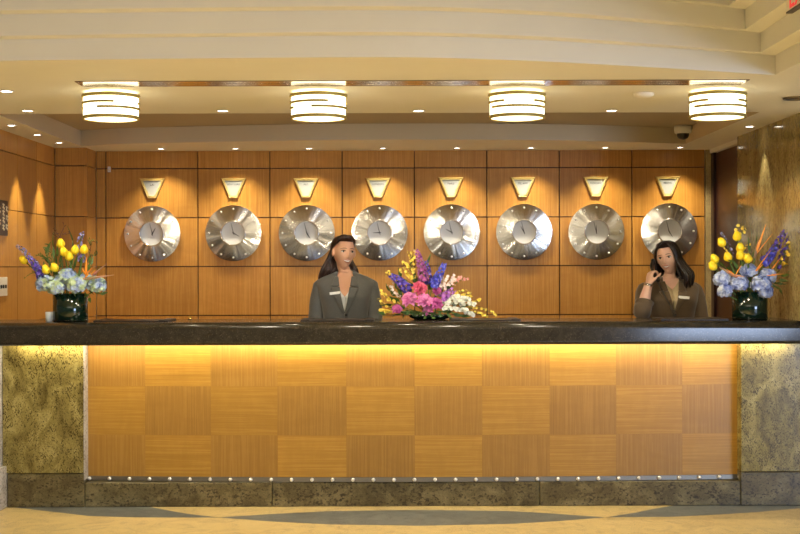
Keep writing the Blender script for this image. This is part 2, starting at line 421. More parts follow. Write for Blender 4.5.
bx = [at(p, 240, WY).x for p in (107, 198, 270, 342.3, 414.5, 487, 559.5, 632, 705)]
bx[0] = at(106, 240, WY).x
panel_wall('wall_back', (0, WY, 0), (1, 0, 0), [-2.40] + bx, zrows, nrm=(0, -1, 0), seed=3)
# column and its return at the left end, then the left wall
panel_wall('wall_column_front', (0, 10.0, 0), (1, 0, 0), [LX, -2.40], zrows, nrm=(0, -1, 0), seed=4, gap=.008)
panel_wall('wall_column_side', (-2.40, 0, 0), (0, 1, 0), [10.0, WY], zrows, nrm=(1, 0, 0), seed=6, gap=.004)
panel_wall('wall_left', (LX, 0, 0), (0, 1, 0), [7.95, 8.55, 9.02, 9.50, 10.0], zrows, nrm=(1, 0, 0), seed=9, gap=.006)
bm = B(); box(bm, LX - .15, LX - .03, 7.9, 10.6, 0, 2.9); box(bm, LX - .15, 2.9, WY + .03, WY + .15, 0, 2.9)
struct(mesh_obj('wall_back_shell', bm, 'ceiling'))
bm = B(); box(bm, -7, LX - .151, 8.0, 8.12, 0, 2.9); struct(mesh_obj('wall_lobby_left', bm, 'ceiling'))
bm = B(); box(bm, RX + .26, 7, 8.0, 8.12, 0, 2.9); struct(mesh_obj('wall_lobby_right', bm, 'ceiling'))
# granite strip at the right end of the back wall
bm = B(); box(bm, bx[-1] + .004, 2.475, WY - .012, WY + .02, 0, CEIL); struct(mesh_obj('trim_granite_strip', bm, 'terrazzo_tan'))
# marble side wall
bm = B(); box(bm, RX, RX + .20, 7.80, 9.27, CZ + .0005, CEIL + .2); box(bm, RX, RX + .20, 8.40, 9.27, 0, CZ + .0005); box(bm, RX + .101, RX + .2, 7.9, 9.27, 0, CZ)
struct(mesh_obj('wall_right', bm, 'marble'))
bm = B(); box(bm, RX + .12, RX + .24, 9.27, WY + .03, 0, CEIL + .2); struct(mesh_obj('wall_right_behind_door', bm, 'groove'))
bm = B(); box(bm, RX + .045, RX + .12, 9.275, 10.285, CEIL - .03, CEIL)
struct(mesh_obj('trim_door_header', bm, 'ceiling'))
dr = bpy.data.objects.new('door_1', None); col.objects.link(dr); struct(dr)
bm = B(); box(bm, RX + .075, RX + .115, 9.36, 10.20, .005, CEIL - .035); mesh_obj('door_leaf', bm, 'door', dr)
bm = B(); box(bm, RX + .055, RX + .119, 9.28, 9.355, 0, CEIL - .031); box(bm, RX + .055, RX + .119, 10.205, 10.285, 0, CEIL - .031)
mesh_obj('door_frame', bm, 'door', dr)

# ---- ceiling: lower ceiling, recess over the aisle, coffer steps over the lobby
arcb = [(-2.41, 9.86), (-2.1, 9.70), (-1.75, 9.62), (-1.4, 9.56), (-1.0, 9.49), (-.6, 9.44), (-.2, 9.42), (.3, 9.42), (.8, 9.45), (1.3, 9.53), (1.7, 9.64), (2.15, 9.80)]
def cat(pts, n):
    q = spline([(p[0], p[1], 0) for p in pts], n); return [(v.x, v.y) for v in q]
ab = cat(arcb, 45)
bm = B()
AY = 7.79
for (x0, y0), (x1, y1) in zip(ab[:-1], ab[1:]):
    quad(bm, [(x0, y0, CEIL), (x1, y1, CEIL), (x1, WY + .03, CEIL), (x0, WY + .03, CEIL)])
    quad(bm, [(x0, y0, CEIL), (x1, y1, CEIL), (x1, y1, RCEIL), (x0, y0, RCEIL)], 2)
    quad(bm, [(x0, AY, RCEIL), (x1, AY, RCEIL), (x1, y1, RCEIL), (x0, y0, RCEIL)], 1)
for x, xo, ye in ((-2.41, LX - .05, ab[0][1]), (2.15, 2.75, ab[-1][1])):
    quad(bm, [(x, AY, CEIL), (x, ye, CEIL), (x, ye, RCEIL), (x, AY, RCEIL)], 2)
    quad(bm, [(x, AY, CEIL), (xo, AY, CEIL), (xo, WY + .03, CEIL), (x, WY + .03, CEIL)])
quad(bm, [(-2.41, AY, CEIL), (2.15, AY, CEIL), (2.15, AY, RCEIL), (-2.41, AY, RCEIL)])
# lower ceiling with its curved front edge and the stepped coffer
edge = [(-7, 6.6), (-5, 6.25), (-3.4, 5.98), (-2.6, 5.87), (-1.78, 5.79), (-1.25, 5.755), (-.8, 5.735), (-.3, 5.715), (.1, 5.728), (.56, 5.82), (.9, 5.93), (1.31, 6.08), (1.81, 6.28)]
ed = cat(edge, 60)
for (x0, y0), (x1, y1) in zip(ed[:-1], ed[1:]):
    quad(bm, [(x0, y0, CEIL), (x1, y1, CEIL), (x1, AY, CEIL), (x0, AY, CEIL)])
quad(bm, [(1.81, -3, CEIL), (7, -3, CEIL), (7, AY, CEIL), (1.81, AY, CEIL)])
h = CEIL; off = 0
for s in range(4):
    h1 = h + .0945; xe = 1.81 - .095 * s
    def E(k): return [(x - (.095 * s if x > .8 else 0) * ((x - .8) / 1.01), y - k) for x, y in ed]
    c0 = E(off); s += 1; c1 = E(off + .085); s -= 1
    for (p, q) in zip(c0[:-1], c0[1:]):
        quad(bm, [(*p, h), (*q, h), (*q, h1), (*p, h1)])
    for i in range(len(c0) - 1):
        quad(bm, [(*c0[i], h1), (*c0[i + 1], h1), (*c1[i + 1], h1), (*c1[i], h1)])
    xr, yr = c0[-1]
    quad(bm, [(xr, yr, h), (xr, -3, h), (xr, -3, h1), (xr, yr, h1)])
    quad(bm, [(xr, yr, h1), (xr, -3, h1), (xr - .095, -3, h1), (xr - .095, c1[-1][1], h1)])
    pass
    h = h1; off += .085
for (p, q) in zip(c1[:-1], c1[1:]):
    quad(bm, [(*p, h), (*q, h), (q[0], -3, h), (p[0], -3, h)])
bmesh.ops.remove_doubles(bm, verts=bm.verts[:], dist=1e-5)
struct(mesh_obj('ceiling', bm, ['ceiling', 'recess_shade', 'riser_shade']))
bm = B(); box(bm, -7, 7.2, -3, WY + .2, 2.9, 2.98); struct(mesh_obj('ceiling_slab', bm, 'ceiling'))

# ================================================================== RECEPTION DESK
DX0, DX1 = -1.939, at(740.5, 400, 8.09).x
desk = thing('reception_desk', (0, 8.1, 0), 'long fixed reception desk faced in chequered golden veneer between granite piers', 'reception desk')
OY = 8.1
def dpos(t):         # bowed front line of the veneer, t from 0 to 1
    x = DX0 + (DX1 - DX0) * t; k = (2 * t - 1) ** 2
    return x, 8.01 + .085 * k - OY
# veneer tiles
bm = B(); uv = bm.loops.layers.uv.new('UVMap'); pid = bm.faces.layers.float.new('pid')
tx = [(at(p, 400, 8.03).x - DX0) / (DX1 - DX0) for p in (84, 144, 210.5, 277.5, 346.5, 414.5, 482, 549.5, 616.5, 683.5, 740.5)]
tx[0] = 0; tx[-1] = 1
tz = [.160, .300 + .012, .300 + .310, 1.03]
tz = [.165, EYE - (435 - 267) * 8.03 / F, EYE - (386 - 267) * 8.03 / F, 1.03]
rr = random.Random(12)
for i in range(len(tx) - 1):
    for j in range(3):
        vert = (i + j) % 2 == 0
        ou, ov, pv = rr.uniform(0, 40), rr.uniform(0, 40), rr.random() * .7 + (.0 if vert else .3)
        n = 8; g = .00015
        for k in range(n):
            a = tx[i] + (tx[i + 1] - tx[i]) * k / n; b = tx[i] + (tx[i + 1] - tx[i]) * (k + 1) / n
            if k == 0: a += g / 4
            if k == n - 1: b -= g / 4
            xa, ya = dpos(a); xb, yb = dpos(b)
            f = quad(bm, [(xa, ya, tz[j] + g), (xb, yb, tz[j] + g), (xb, yb, tz[j + 1] - g), (xa, ya, tz[j + 1] - g)], 2 if vert else 0)
            f[pid] = pv
            for l in f.loops:
                x, z = l.vert.co.x, l.vert.co.z
                l[uv].uv = (x + ou, z + ov) if vert else (z + ou, x + ov)
            quad(bm, [(xa, ya + .004, tz[j]), (xb, yb + .004, tz[j]), (xb, yb + .004, tz[j + 1]), (xa, ya + .004, tz[j + 1])], 1)
ps = [dpos(i / 60) for i in range(61)]
for (xa, ya), (xb, yb) in zip(ps[:-1], ps[1:]):
    quad(bm, [(xa, ya + .03, .165), (xb, yb + .03, .165), (xb, yb + .03, 1.03), (xa, ya + .03, 1.03)], 1)
bm2 = bm
fp = mesh_obj('front_panel', bm, ['desk_wood', 'groove', 'desk_wood_v'], desk)
# carcass behind the veneer
bm = B(); box(bm, -2.36, 2.36, .12, .26, .0, 1.0); mesh_obj('carcass', bm, 'worktop', desk)
# piers
def pier(name, x0, x1, mat, z0, z1, y0=-.10, y1=.20):
    bm = B(); bevel_box(bm, x0, x1, y0, y1, z0, z1, .003, 1); return mesh_obj(name, bm, mat, desk)
zj = EYE - (473 - 267) * 8.0 / F
pl = at(7, 400, 8.0).x; pu = at(2.5, 400, 8.0).x; DXP = at(741, 400, 8.0).x
bm = B(); bevel_box(bm, pu, DX0 - .0055, -.10, .2, zj + .003, 1.03, .003, 1); mesh_obj('pier', bm, 'granite', desk)
bm = B(); bevel_box(bm, DX0 - .005, DX0, -.099, .2, zj - .04, 1.03, .001, 1); mesh_obj('pier_edge', bm, 'granite_edge', desk)
bm = B(); bevel_box(bm, DXP, RX + .099, -.10, .2, zj + .003, 1.03, .003, 1); mesh_obj('pier', bm, 'granite', desk)
bm = B(); bevel_box(bm, pl, DX0 - .002, -.098, .2, 0.001, zj - .001, .003, 1); mesh_obj('pier_base', bm, 'granite_low', desk)
bm = B(); bevel_box(bm, DXP, RX + .099, -.098, .2, 0.001, zj - .001, .003, 1); mesh_obj('pier_base', bm, 'granite_low', desk)
# plinth in stone lengths
jx = [DX0, at(272, 490, 8).x, at(540, 490, 8).x, DXP - .001]
for a, b in zip(jx[:-1], jx[1:]):
    bm = B(); bevel_box(bm, a + .0015, b - .0015, -.092, .12, 0.001, .149, .003, 1); mesh_obj('plinth', bm, 'granite_low', desk)
# studded rail along the bottom of the veneer
bm = B()
rt = [dpos(i / 80) for i in range(81)]
rings = [[Vector((x, y - .012, .152)), Vector((x, y - .006, .178)), Vector((x, y + .004, .180)), Vector((x, y + .004, .150))] for x, y in rt]
loft(bm, rings, True)
rail = mesh_obj('kick_rail', bm, 'rail', desk)
stud = None
for i in range(33):
    t = (i + .10) / 32.2
    x, y = dpos(t)
    if stud is None:
        bm = B(); sphere(bm, (0, 0, 0), (.0120, .010, .0120), 12, 8); tube(bm, [(0, 0, 0), (0, .010, 0)], .005, 8)
        stud = mesh_obj('stud', bm, 'stud', rail, True); s = stud
    else: s = stud.copy(); col.objects.link(s); s.parent = rail
    s.location = (x, y - .019, .166)
# lamp strip tucked behind the nosing
bm = B(); box(bm, -2.36, 2.36, -.165, -.145, 1.008, 1.026)
mesh_obj('light_strip', bm, 'led', desk)
# countertop
ct_prof = [(8.39, 1.03), (8.39, CZ - .004), (8.386, CZ)]
for k in range(9):
    a = R(90 * k / 8); ct_prof.append((7.895 - .045 * math.sin(a), CZ - .045 + .045 * math.cos(a)))
for k in range(6):
    a = R(90 * k / 5); ct_prof.append((7.87 - .02 * math.cos(a), 1.02 - .02 * math.sin(a)))
ct_prof += [(7.915, 1.0), (7.92, 1.031)]
bm = B(); prism(bm, ct_prof, LX + .005, RX + .10, 'X')
ct = mesh_obj('countertop', bm, 'top_granite')
for p in ct.data.polygons: p.use_smooth = len(p.vertices) == 4 and abs(p.normal.x) < .5
ct.modifiers.new('w', 'WEIGHTED_NORMAL')
tag(ct, 'long polished dark granite countertop with rounded nosing on top of the desk', 'countertop')
# stone jamb at the extreme left
bm = B(); bevel_box(bm, LX + .006, pu - .003, 7.90, 8.35, EYE - (466 - 267) * 7.95 / F, .995, .004, 1)
bevel_box(bm, LX + .006, pl - .004, 7.88, 8.35, 0.001, EYE - (466 - 267) * 7.95 / F - .001, .006, 2)
struct(mesh_obj('trim_stone_jamb', bm, 'granite_edge'))
# lower work desk behind the counter, where the clerks rest their hands
wd = thing('work_desk', (0, 8.5, 0), 'low dark staff work desk running behind the reception counter', 'desk')
bm = B(); bevel_box(bm, -2.35, 2.35, -.10, .12, .82, .855); mesh_obj('desktop', bm, 'worktop', wd)
bm = B(); box(bm, -2.33, 2.33, -.10, -.08, .001, .82); mesh_obj('back_panel', bm, 'worktop', wd)

# ================================================================== CLOCKS AND CITY PLAQUES
def clock_at(i, px, py, city, hour):
    p = at(px, py, WY)
    names = ['first wall clock from the left', 'second wall clock from the left, between the first and the grey-suited woman', 'third wall clock from the left, just left of the grey-suited woman',
             'fourth wall clock, right above the gap between the grey-suited woman and the middle bouquet', 'fifth wall clock, above the middle bouquet', 'sixth wall clock, right of the middle bouquet',
             'seventh wall clock, left of the woman on the phone', 'last wall clock, partly hidden by the head of the woman on the phone']
    return p, names[i]
cities = ['L.A.', 'NEW YORK', 'RIO', 'LONDON', 'PARIS', 'TEL AVIV', 'MOSCOW', 'BEIJING']
hours = [1, 4, 5, 9, 10, 11, 12, 5]
cpos = [(152.3, 233.8), (233.5, 233.2), (306.8, 233), (379.6, 232.7), (451.6, 232.3), (524, 232), (596.3, 231.8), (669, 231.2)]
ppos = [(151.8, 188.2), (233.3, 188), (305.8, 188), (378, 187.7), (451, 187.2), (523, 187), (596, 186.7), (668, 186.3)]
clab = ['round spun-metal wall clock under the L.A. plaque, hands at one o\'clock',
        'round spun-metal wall clock under the NEW YORK plaque, hands near four o\'clock',
        'round spun-metal wall clock under the RIO plaque, just left of the grey-suited woman',
        'round spun-metal wall clock under the LONDON plaque, just right of the grey-suited woman\'s head',
        'round spun-metal wall clock under the PARIS plaque, above the pink flowers',
        'round spun-metal wall clock under the TEL AVIV plaque, its hands near eleven',
        'round spun-metal wall clock under the MOSCOW plaque, both hands pointing to twelve',
        'round spun-metal wall clock partly hidden by the head of the woman on the phone']
plab = ['brass-framed inverted triangular plaque reading L.A.', 'brass-framed inverted triangular plaque reading NEW YORK', 'brass-framed inverted triangular plaque reading RIO',
        'brass-framed inverted triangular plaque reading LONDON', 'brass-framed inverted triangular plaque reading PARIS', 'brass-framed inverted triangular plaque reading TEL AVIV',
        'brass-framed inverted triangular plaque reading MOSCOW', 'brass-framed inverted triangular plaque reading BEIJING, above the woman on the phone']
CR = .2215
def make_clock_parts(t):
    bm = B(); lathe(bm, [(0.06, .0), (CR - .012, .0), (CR - .002, .020), (CR, .024), (CR - .001, .028), (CR * .80, .034), (CR * .44, .042), (CR * .43, .040), (CR * .425, .014), (0.0, .012)], 96, axis='Y')
    disc = mesh_obj('disc', bm, 'spun', t, True)
    ms = disc.modifiers.new('es', 'EDGE_SPLIT'); ms.split_angle = R(35)
    bm = B(); lathe(bm, [(CR * .410, .018), (CR * .410, .054), (CR * .43, .057), (CR * .452, .052), (CR * .452, .038)], 64, axis='Y')
    mesh_obj('bezel', bm, 'steel', t, True)
    bm = B(); lathe(bm, [(CR * .42, .0135), (CR * .41, .016), (0, .016)], 64, axis='Y'); mesh_obj('dial', bm, 'white_face', t)
    bm = B(); sphere(bm, (0, -.036, CR * .865), .0080, 12, 8); tube(bm, [(0, -.026, CR * .865), (0, -.036, CR * .865)], .0035, 6)
    st = mesh_obj('hour_stud', bm, 'stud', t, True)
    for k in range(1, 12):
        c = st.copy(); col.objects.link(c); c.parent = t; c.rotation_euler = (0, R(30 * k), 0)
def hand(name, t, ang, L, w, y):
    bm = B(); pts = [(-w * .6, -L * .22), (w * .6, -L * .22), (w, 0), (w * .35, L), (-w * .35, L), (-w, 0)]
    prism(bm, pts, y, y - .0015, 'Y'); o = mesh_obj(name, bm, 'black_ink', t); o.rotation_euler = (0, R(ang), 0); return o
proto = None
for i, ((px, py), hr) in enumerate(zip(cpos, hours)):
    p = at(px, py, WY - .02)
    t = thing('wall_clock', (p.x, WY, p.z), clab[i], 'clock', 'world clocks on the veneered wall')
    if proto is None: make_clock_parts(t); proto = t; pch = [c for c in bpy.data.objects if c.parent == t]
    else:
        for c in pch: q = c.copy(); col.objects.link(q); q.parent = t
    hand('minute_hand', t, 58 * 6 - 2, .082, .0026, -.020)
    hand('hour_hand', t, hr * 30 - 1, .052, .0036, -.022)
for i, ((px, py), city) in enumerate(zip(ppos, cities)):
    p = at(px, py, WY - .02)
    t = thing('city_plaque', (p.x, WY, p.z), plab[i], 'plaque', 'city plaques above the clocks')
    W, Hh, wb = .098, .078, .034
    def tri(k, dz=0): return [(-W + k * 1.25, Hh - k * .9), (W - k * 1.25, Hh - k * .9), (wb - k * .55, -Hh + k * .9), (-wb + k * .55, -Hh + k * .9)]
    if i == 0:
        bm = B()
        lv = [(tri(0), 0), (tri(0), .012), (tri(.006), .020), (tri(.014), .014), (tri(.016), .020), (tri(.020), .020), (tri(.022), .008)]
        rings = [[Vector((x, -d, z)) for x, z in o] for o, d in lv]
        loft(bm, rings, False); fr0 = mesh_obj('frame', bm, 'gold', t)
        bm = B(); prism(bm, tri(.021), -.004, -.009, 'Y'); fc0 = mesh_obj('face', bm, 'plaque_face', t)
    else:
        for c in (fr0, fc0): q = c.copy(); col.objects.link(q); q.parent = t
    text_mesh('lettering', city, .0215, 'black_ink', t, Matrix.Translation((0, -.0095, Hh * .36)) @ FRONT, font_scale_x=.92 if len(city) > 5 else 1.0)

# small things fixed to the walls
p = at(109.5, 169.5, WY)
t = thing('motion_sensor', (p.x, WY, p.z), 'tiny white sensor on the wood wall at a joint above the leftmost clock', 'sensor')
bm = B(); bevel_box(bm, -.011, .011, -.022, 0, -.022, .022, .004); mesh_obj('housing', bm, 'white_metal', t)
bm = B(); sphere(bm, (0, -.020, -.006), .007); mesh_obj('lens', bm, 'ivory', t, True)
# bronze plaque with raised characters on the left wall
t = thing('wall_sign', (LX, 8.64, at(3, 218, 8.68).z), 'dark bronze sign with raised pale characters on the left wood wall', 'sign')
bm = B(); bevel_box(bm, 0, .010, -.13, .13, -.117, .117, .003); mesh_obj('backing', bm, 'plaque', t)
def stroke(bm, pts, w=.005): tube(bm, [(.010, a, b) for a, b in pts], w, 6, nseg=8)
for cz, cy in ((.075, .03), (.03, .03), (-.015, .03), (-.065, .03), (.06, .10), (.0, .105), (-.06, .10), (.05, -.06), (-.03, -.06)):
    bm = B(); stroke(bm, [(cy - .02, cz + .016), (cy + .02, cz + .012)]); stroke(bm, [(cy, cz + .02), (cy - .004, cz), (cy + .012, cz - .018)])
    stroke(bm, [(cy - .018, cz - .004), (cy + .018, cz - .01)]); mesh_obj('raised_character', bm, 'ivory', t, True)
t = thing('light_switch', (LX, 8.67, at(3, 286.5, 8.7).z), 'metal light switch plate on the left wood wall below the bronze sign', 'switch')
bm = B(); bevel_box(bm, 0, .006, -.10, .10, -.063, .063, .002); mesh_obj('plate', bm, 'plate', t)
for yy in (-.05, .0, .05):
    bm = B(); bevel_box(bm, .004, .016, yy - .006, yy + .006, -.012, .012, .002); mesh_obj('toggle', bm, 'black_plastic', t)
# ================================================================== LIGHT FITTINGS
def lamp_light(name, kind, energy, color, parent, loc=(0, 0, 0), size=.03, angle=None, blend=.6, rot=(0, 0, 0)):
    l = bpy.data.lights.new(name, kind); l.energy = energy; l.color = color
    if kind == 'SPOT': l.spot_size = R(angle); l.spot_blend = blend; l.shadow_soft_size = size
    elif kind == 'POINT': l.shadow_soft_size = size
    o = bpy.data.objects.new(name, l); col.objects.link(o); o.location = loc; o.rotation_euler = rot
    if parent: o.parent = parent
    return o
WARM = (1., .88, .62); WARM2 = (1., .72, .42)
# drum lamps
dl = [(111, 'leftmost of the four glowing drum ceiling lamps, above the left bouquet', 50), (318.5, 'second glowing drum ceiling lamp from the left, above the grey-suited woman', 55),
      (517, 'third glowing drum ceiling lamp from the left, above the TEL AVIV clock', 0), (717.5, 'rightmost glowing drum ceiling lamp, in front of the marble wall', 0)]
LY = 6.84
proto = None
for px, lab, rot in dl:
    p = at(px, 109, LY)
    t = thing('drum_lamp', (p.x, LY, CEIL), lab, 'ceiling lamp', 'drum lamps in a row over the counter', R(rot))
    if proto is None:
        proto = t; rad = .1425
        bm = B(); lathe(bm, [(.055, -.001), (.055, -.012), (.03, -.016), (.03, -.03)], 24); mesh_obj('ceiling_plate', bm, 'gold', t, True)
        bm = B(); lathe(bm, [(rad, -.024), (rad, -.140)], 48); mesh_obj('shade', bm, 'lamp', t, True)
        bm = B(); lathe(bm, [(0, -.026), (rad, -.024)], 48); mesh_obj('shade_top', bm, 'lamp', t, True)
        bm = B(); lathe(bm, [(rad - .003, -.139), (rad * .8, -.1435), (0, -.146)], 48); mesh_obj('diffuser', bm, 'lamp_bottom', t, True)
        for z, r2 in ((-.024, .1515), (-.136, .1470)):
            bm = B(); lathe(bm, [(rad - .006, z + .008), (r2, z + .008), (r2, z - .008), (rad - .006, z - .008), (rad - .006, z + .008)], 48); mesh_obj('band', bm, 'lamp_gold', t)
        for zz, cs, hw in ((-.062, (0, 180), 58), (-.090, (90, 270), 66)):
            for c in cs:
                bm = B(); n = 24
                rings = []
                for k in range(n + 1):
                    a = R(c - hw + 2 * hw * k / n); x, y = math.cos(a), math.sin(a)
                    rings.append([Vector((x * r_, y * r_, zz + d)) for r_, d in ((rad + .001, -.006), (rad + .007, -.006), (rad + .007, .006), (rad + .001, .006))])
                loft(bm, rings); mesh_obj('trim_arc', bm, 'lamp_gold', t)
    else:
        for c in [c for c in bpy.data.objects if c.parent == proto and c.type == 'MESH']:
            q = c.copy(); col.objects.link(q); q.parent = t
    lamp_light('lamp_downlight', 'SPOT', 52, (1., .89, .68), t, (0, 0, -.15), .10, 176, .15)
# linear slot along the ceiling in front of the lamps
p0, p1 = at(79, 82.5, 6.51), at(745, 82.5, 6.51)
t = thing('linear_diffuser', (0, 6.51, CEIL), 'long narrow bronze slot diffuser running along the ceiling in front of the drum lamps', 'air diffuser')
bm = B(); x0, x1 = p0.x, p1.x
box(bm, x0, x1, -.088, -.078, -.004, .0); box(bm, x0, x1, .078, .088, -.004, .0); box(bm, x0, x0 + .01, -.078, .078, -.004, 0); box(bm, x1 - .01, x1, -.078, .078, -.004, 0)
mesh_obj('frame', bm, 'slot_metal', t)
bm = B(); box(bm, x0 + .01, x1 - .01, -.078, -.004, -.003, -.001); mesh_obj('blade', bm, 'slot_metal', t)
bm = B(); box(bm, x0 + .01, x1 - .01, .004, .078, -.003, -.001); mesh_obj('blade', bm, 'slot_metal', t)
# downlights
def make_down(r):
    bm = B(); lathe(bm, [(r, 0), (r * 1.35, -.001), (r * 1.32, -.005), (r * 1.0, -.004), (r, 0)], 28)
    bm2 = B(); lathe(bm2, [(r, -.0015), (0, -.003)], 28)
    return bm, bm2
dproto = {}
def downlight(loc, r, lab, grp, energy, angle, blend, color=WARM, tilt=(0, 0, 0), soft=.02):
    t = thing('downlight', loc, lab, 'downlight', grp)
    if r not in dproto:
        a, b = make_down(r); x = mesh_obj('trim_ring', a, 'white_metal', t, True); y = mesh_obj('lens', b, 'lens', t, True)
        dproto[r] = (x, y)
    else:
        for c in dproto[r]: q = c.copy(); col.objects.link(q); q.parent = t
    lamp_light('spot', 'SPOT', energy, color, t, (0, 0, -.012), soft, angle, blend, tilt)
    return t
ords = ['L.A.', 'NEW YORK', 'RIO', 'LONDON', 'PARIS', 'TEL AVIV', 'MOSCOW', 'BEIJING']
for i, px in enumerate((161, 235.5, 309, 383, 457, 531, 605, 680)):
    x = at(px, 148, 10.08).x
    downlight((x, 10.08, CEIL), .024, 'small bright recessed downlight directly above the %s plaque' % ords[i], 'downlights in a row above the clocks', 36.0, 104, .8, (1., .88, .66))
for j, (px, py) in enumerate(((10.5, 124.5), (36, 134), (58.5, 142))):
    Y = F * .92 / (267 - py - ROLL * (px - 400)) + .04
    downlight((-2.50, Y, CEIL), .024, ['small recessed downlight nearest the camera beside the left wood wall', 'small recessed downlight in the middle of the row beside the left wood wall', 'small recessed downlight nearest the corner beside the left wood wall'][j], 'downlights along the left wall', 60, 54, .5, WARM)
for j, (px, py) in enumerate(((223, 110.6), (419, 110.6), (612, 110.4), (28, 110.5), (7, 91))):
    Y = min(F * .92 / (267 - py - ROLL * (px - 400)), 7.74)
    x = (px - 400) * Y / F
    downlight((x, Y, CEIL), .030, ['round ceiling downlight between the first and second drum lamps', 'round ceiling downlight between the second and third drum lamps', 'round ceiling downlight between the third and fourth drum lamps',
              'round ceiling downlight left of the leftmost drum lamp, by the ceiling edge', 'round ceiling downlight at the far left edge of the ceiling'][j], 'downlights between the drum lamps', 16, 120, .9, WARM, (R(12), 0, 0))
for j, (px, py) in enumerate(((750, 126.3),)):
    Y = F * .92 / (267 - py - ROLL * (px - 400)); x = (px - 400) * Y / F
    downlight((x, Y, CEIL), .026, 'small recessed downlight beside the marble wall on the right', 'downlights along the marble wall', 18, 60, .5, (1, .85, .62))
# smoke detector, speaker grille, security camera
p = at(644, 94, 6.93); Y = F * .92 / (173 - .6)
t = thing('smoke_detector', ((644 - 400) * 6.93 / F, 6.93, CEIL), 'flat white round smoke detector on the ceiling left of the rightmost drum lamp', 'smoke detector')
bm = B(); lathe(bm, [(.055, -.001), (.055, -.012), (.035, -.022), (0, -.024)], 32); mesh_obj('body', bm, 'white_metal', t, True)
Y = F * .92 / (267 - 97.5 - 1)
t = thing('ceiling_vent', ((797 - 400) * Y / F, Y, CEIL), 'small grey round ceiling vent at the right edge of the ceiling', 'vent')
bm = B(); lathe(bm, [(.075, -.001), (.072, -.010), (.062, -.010), (.060, -.002)], 32); mesh_obj('rim', bm, 'rail', t, True)
bm = B(); lathe(bm, [(.060, -.003), (0, -.003)], 32); mesh_obj('grille', bm, 'plaque', t)
p = at(683, 134, 9.60)
t = thing('dome_camera', (p.x, 9.60, RCEIL), 'dark dome security camera in a pale housing under the ceiling recess', 'security camera')
bm = B(); lathe(bm, [(.0, -.001), (.064, -.001), (.066, -.030), (.060, -.056), (.050, -.060), (.0, -.060)], 32); mesh_obj('housing', bm, 'white_metal', t, True)
bm = B(); lathe(bm, [(.046, -.060), (.044, -.078), (.034, -.094), (.016, -.103), (0, -.105)], 28); mesh_obj('dome', bm, 'black_plastic', t, True)
# exit sign on the coffer step
xs_, zs_ = 1.602, EYE + 1.590 * 252.5 / 385
Y0 = 1.590 * F / 387
t = thing('exit_sign', (xs_, Y0, zs_), 'white exit sign with red letters at the top right corner', 'exit sign')
bm = B(); bevel_box(bm, -.012, .012, -.42, 0, 0, .17, .003, 1); mesh_obj('panel', bm, 'sign_white', t)
SIDE = Matrix.Rotation(R(-90), 4, 'Z') @ FRONT
text_mesh('lettering', 'EXIT', .160, 'sign_red', t, Matrix.Translation((-.0128, -.20, .054)) @ SIDE)
bm = B(); box(bm, -.013, .013, -.421, .001, -.006, 0); mesh_obj('base_trim', bm, 'plaque', t)
for y in (-.1, -.32):
    pass
bm = B(); box(bm, -.008, .008, -.34, -.08, .17, CEIL + .0945 * 4 - zs_ - .001); mesh_obj('hanger', bm, 'white_metal', t)

# ================================================================== COUNTER ITEMS
def pad(px0, px1, lab, sk=.02):
    a = at(px0, 321, 7.95); b = at(px1, 321, 7.95); cx = (a.x + b.x) / 2; hw = (b.x - a.x) / 2
    t = thing('desk_pad', (cx, 8.10, CZ + .0005), lab, 'desk pad', 'dark leather desk pads on the counter')
    bm = B(); tb = bmesh.new(); box(tb, -hw, hw, -.15, .15, 0, .006)
    bmesh.ops.bevel(tb, geom=tb.edges[:], offset=.002, segments=2, affect='EDGES'); merge(bm, tb); mesh_obj('base', bm, 'black_leather', t)
    for s in (-1, 1):
        bm = B(); x = s * (hw - .03); bevel_box(bm, x - .028, x + .028, -.148, .148, .0055, .010, .002); mesh_obj('side_rail', bm, 'black_leather', t)
pad(93, 168, 'dark leather desk pad on the counter beside the left vase')
pad(300, 374, 'dark leather desk pad on the counter before the grey-suited woman')
pad(451, 521, 'dark leather desk pad on the counter right of the middle bouquet')
pad(661, 729, 'dark leather desk pad on the counter before the woman on the phone')
p = at(189.8, 317, 8.30)
t = thing('service_bell', (p.x, 8.30, CZ), 'tiny brass service bell on the counter between the left desk pad and the grey-suited woman', 'bell')
bm = B(); lathe(bm, [(0, .001), (.014, .001), (.014, .004), (.010, .006)], 20); mesh_obj('base', bm, 'black_plastic', t, True)
bm = B(); lathe(bm, [(.013, .006), (.0125, .011), (.009, .016), (.004, .0185), (0, .019)], 20); mesh_obj('dome', bm, 'brass', t, True)
bm = B(); lathe(bm, [(.0, .026), (.002, .025), (.002, .018), (0, .018)], 10); mesh_obj('button', bm, 'brass', t, True)
p = at(49.3, 321, 8.02)
t = thing('glass_votive', (p.x, 8.02, CZ + .0005), 'small clear glass votive cup on the counter beside the left vase', 'glass')
bm = B(); prof = [(0, 0), (.018, 0), (.022, .003), (.0245, .060), (.0225, .060), (.019, .012), (0, .011)]
lathe(bm, prof, 24); mesh_obj('cup', bm, 'frosted', t, True)
bm = B(); lathe(bm, [(0, .0125), (.0175, .0125), (.0195, .045), (0, .046)], 20); mesh_obj('candle', bm, 'white_face', t, True)
def vase(px, lab):
    p = at(px, 320, 8.05)
    t = thing('glass_vase', (p.x, 8.05, CZ + .0005), lab, 'vase', None)
    bm = B(); r = .1065; lathe(bm, [(0, 0), (r - .004, 0), (r, .004), (r, .170), (r - .005, .172), (r - .007, .168), (r - .007, .018), (0, .016)], 48); mesh_obj('shell', bm, 'green_glass', t, True)
    bm = B(); lathe(bm, [(r - .0005, .003), (r + .0015, .006), (r + .0015, .012), (r - .0005, .014)], 48); mesh_obj('base_ring', bm, 'glass', t, True)
    return p.x
VL = vase(70.5, 'dark green glass cylinder vase at the left end of the counter')
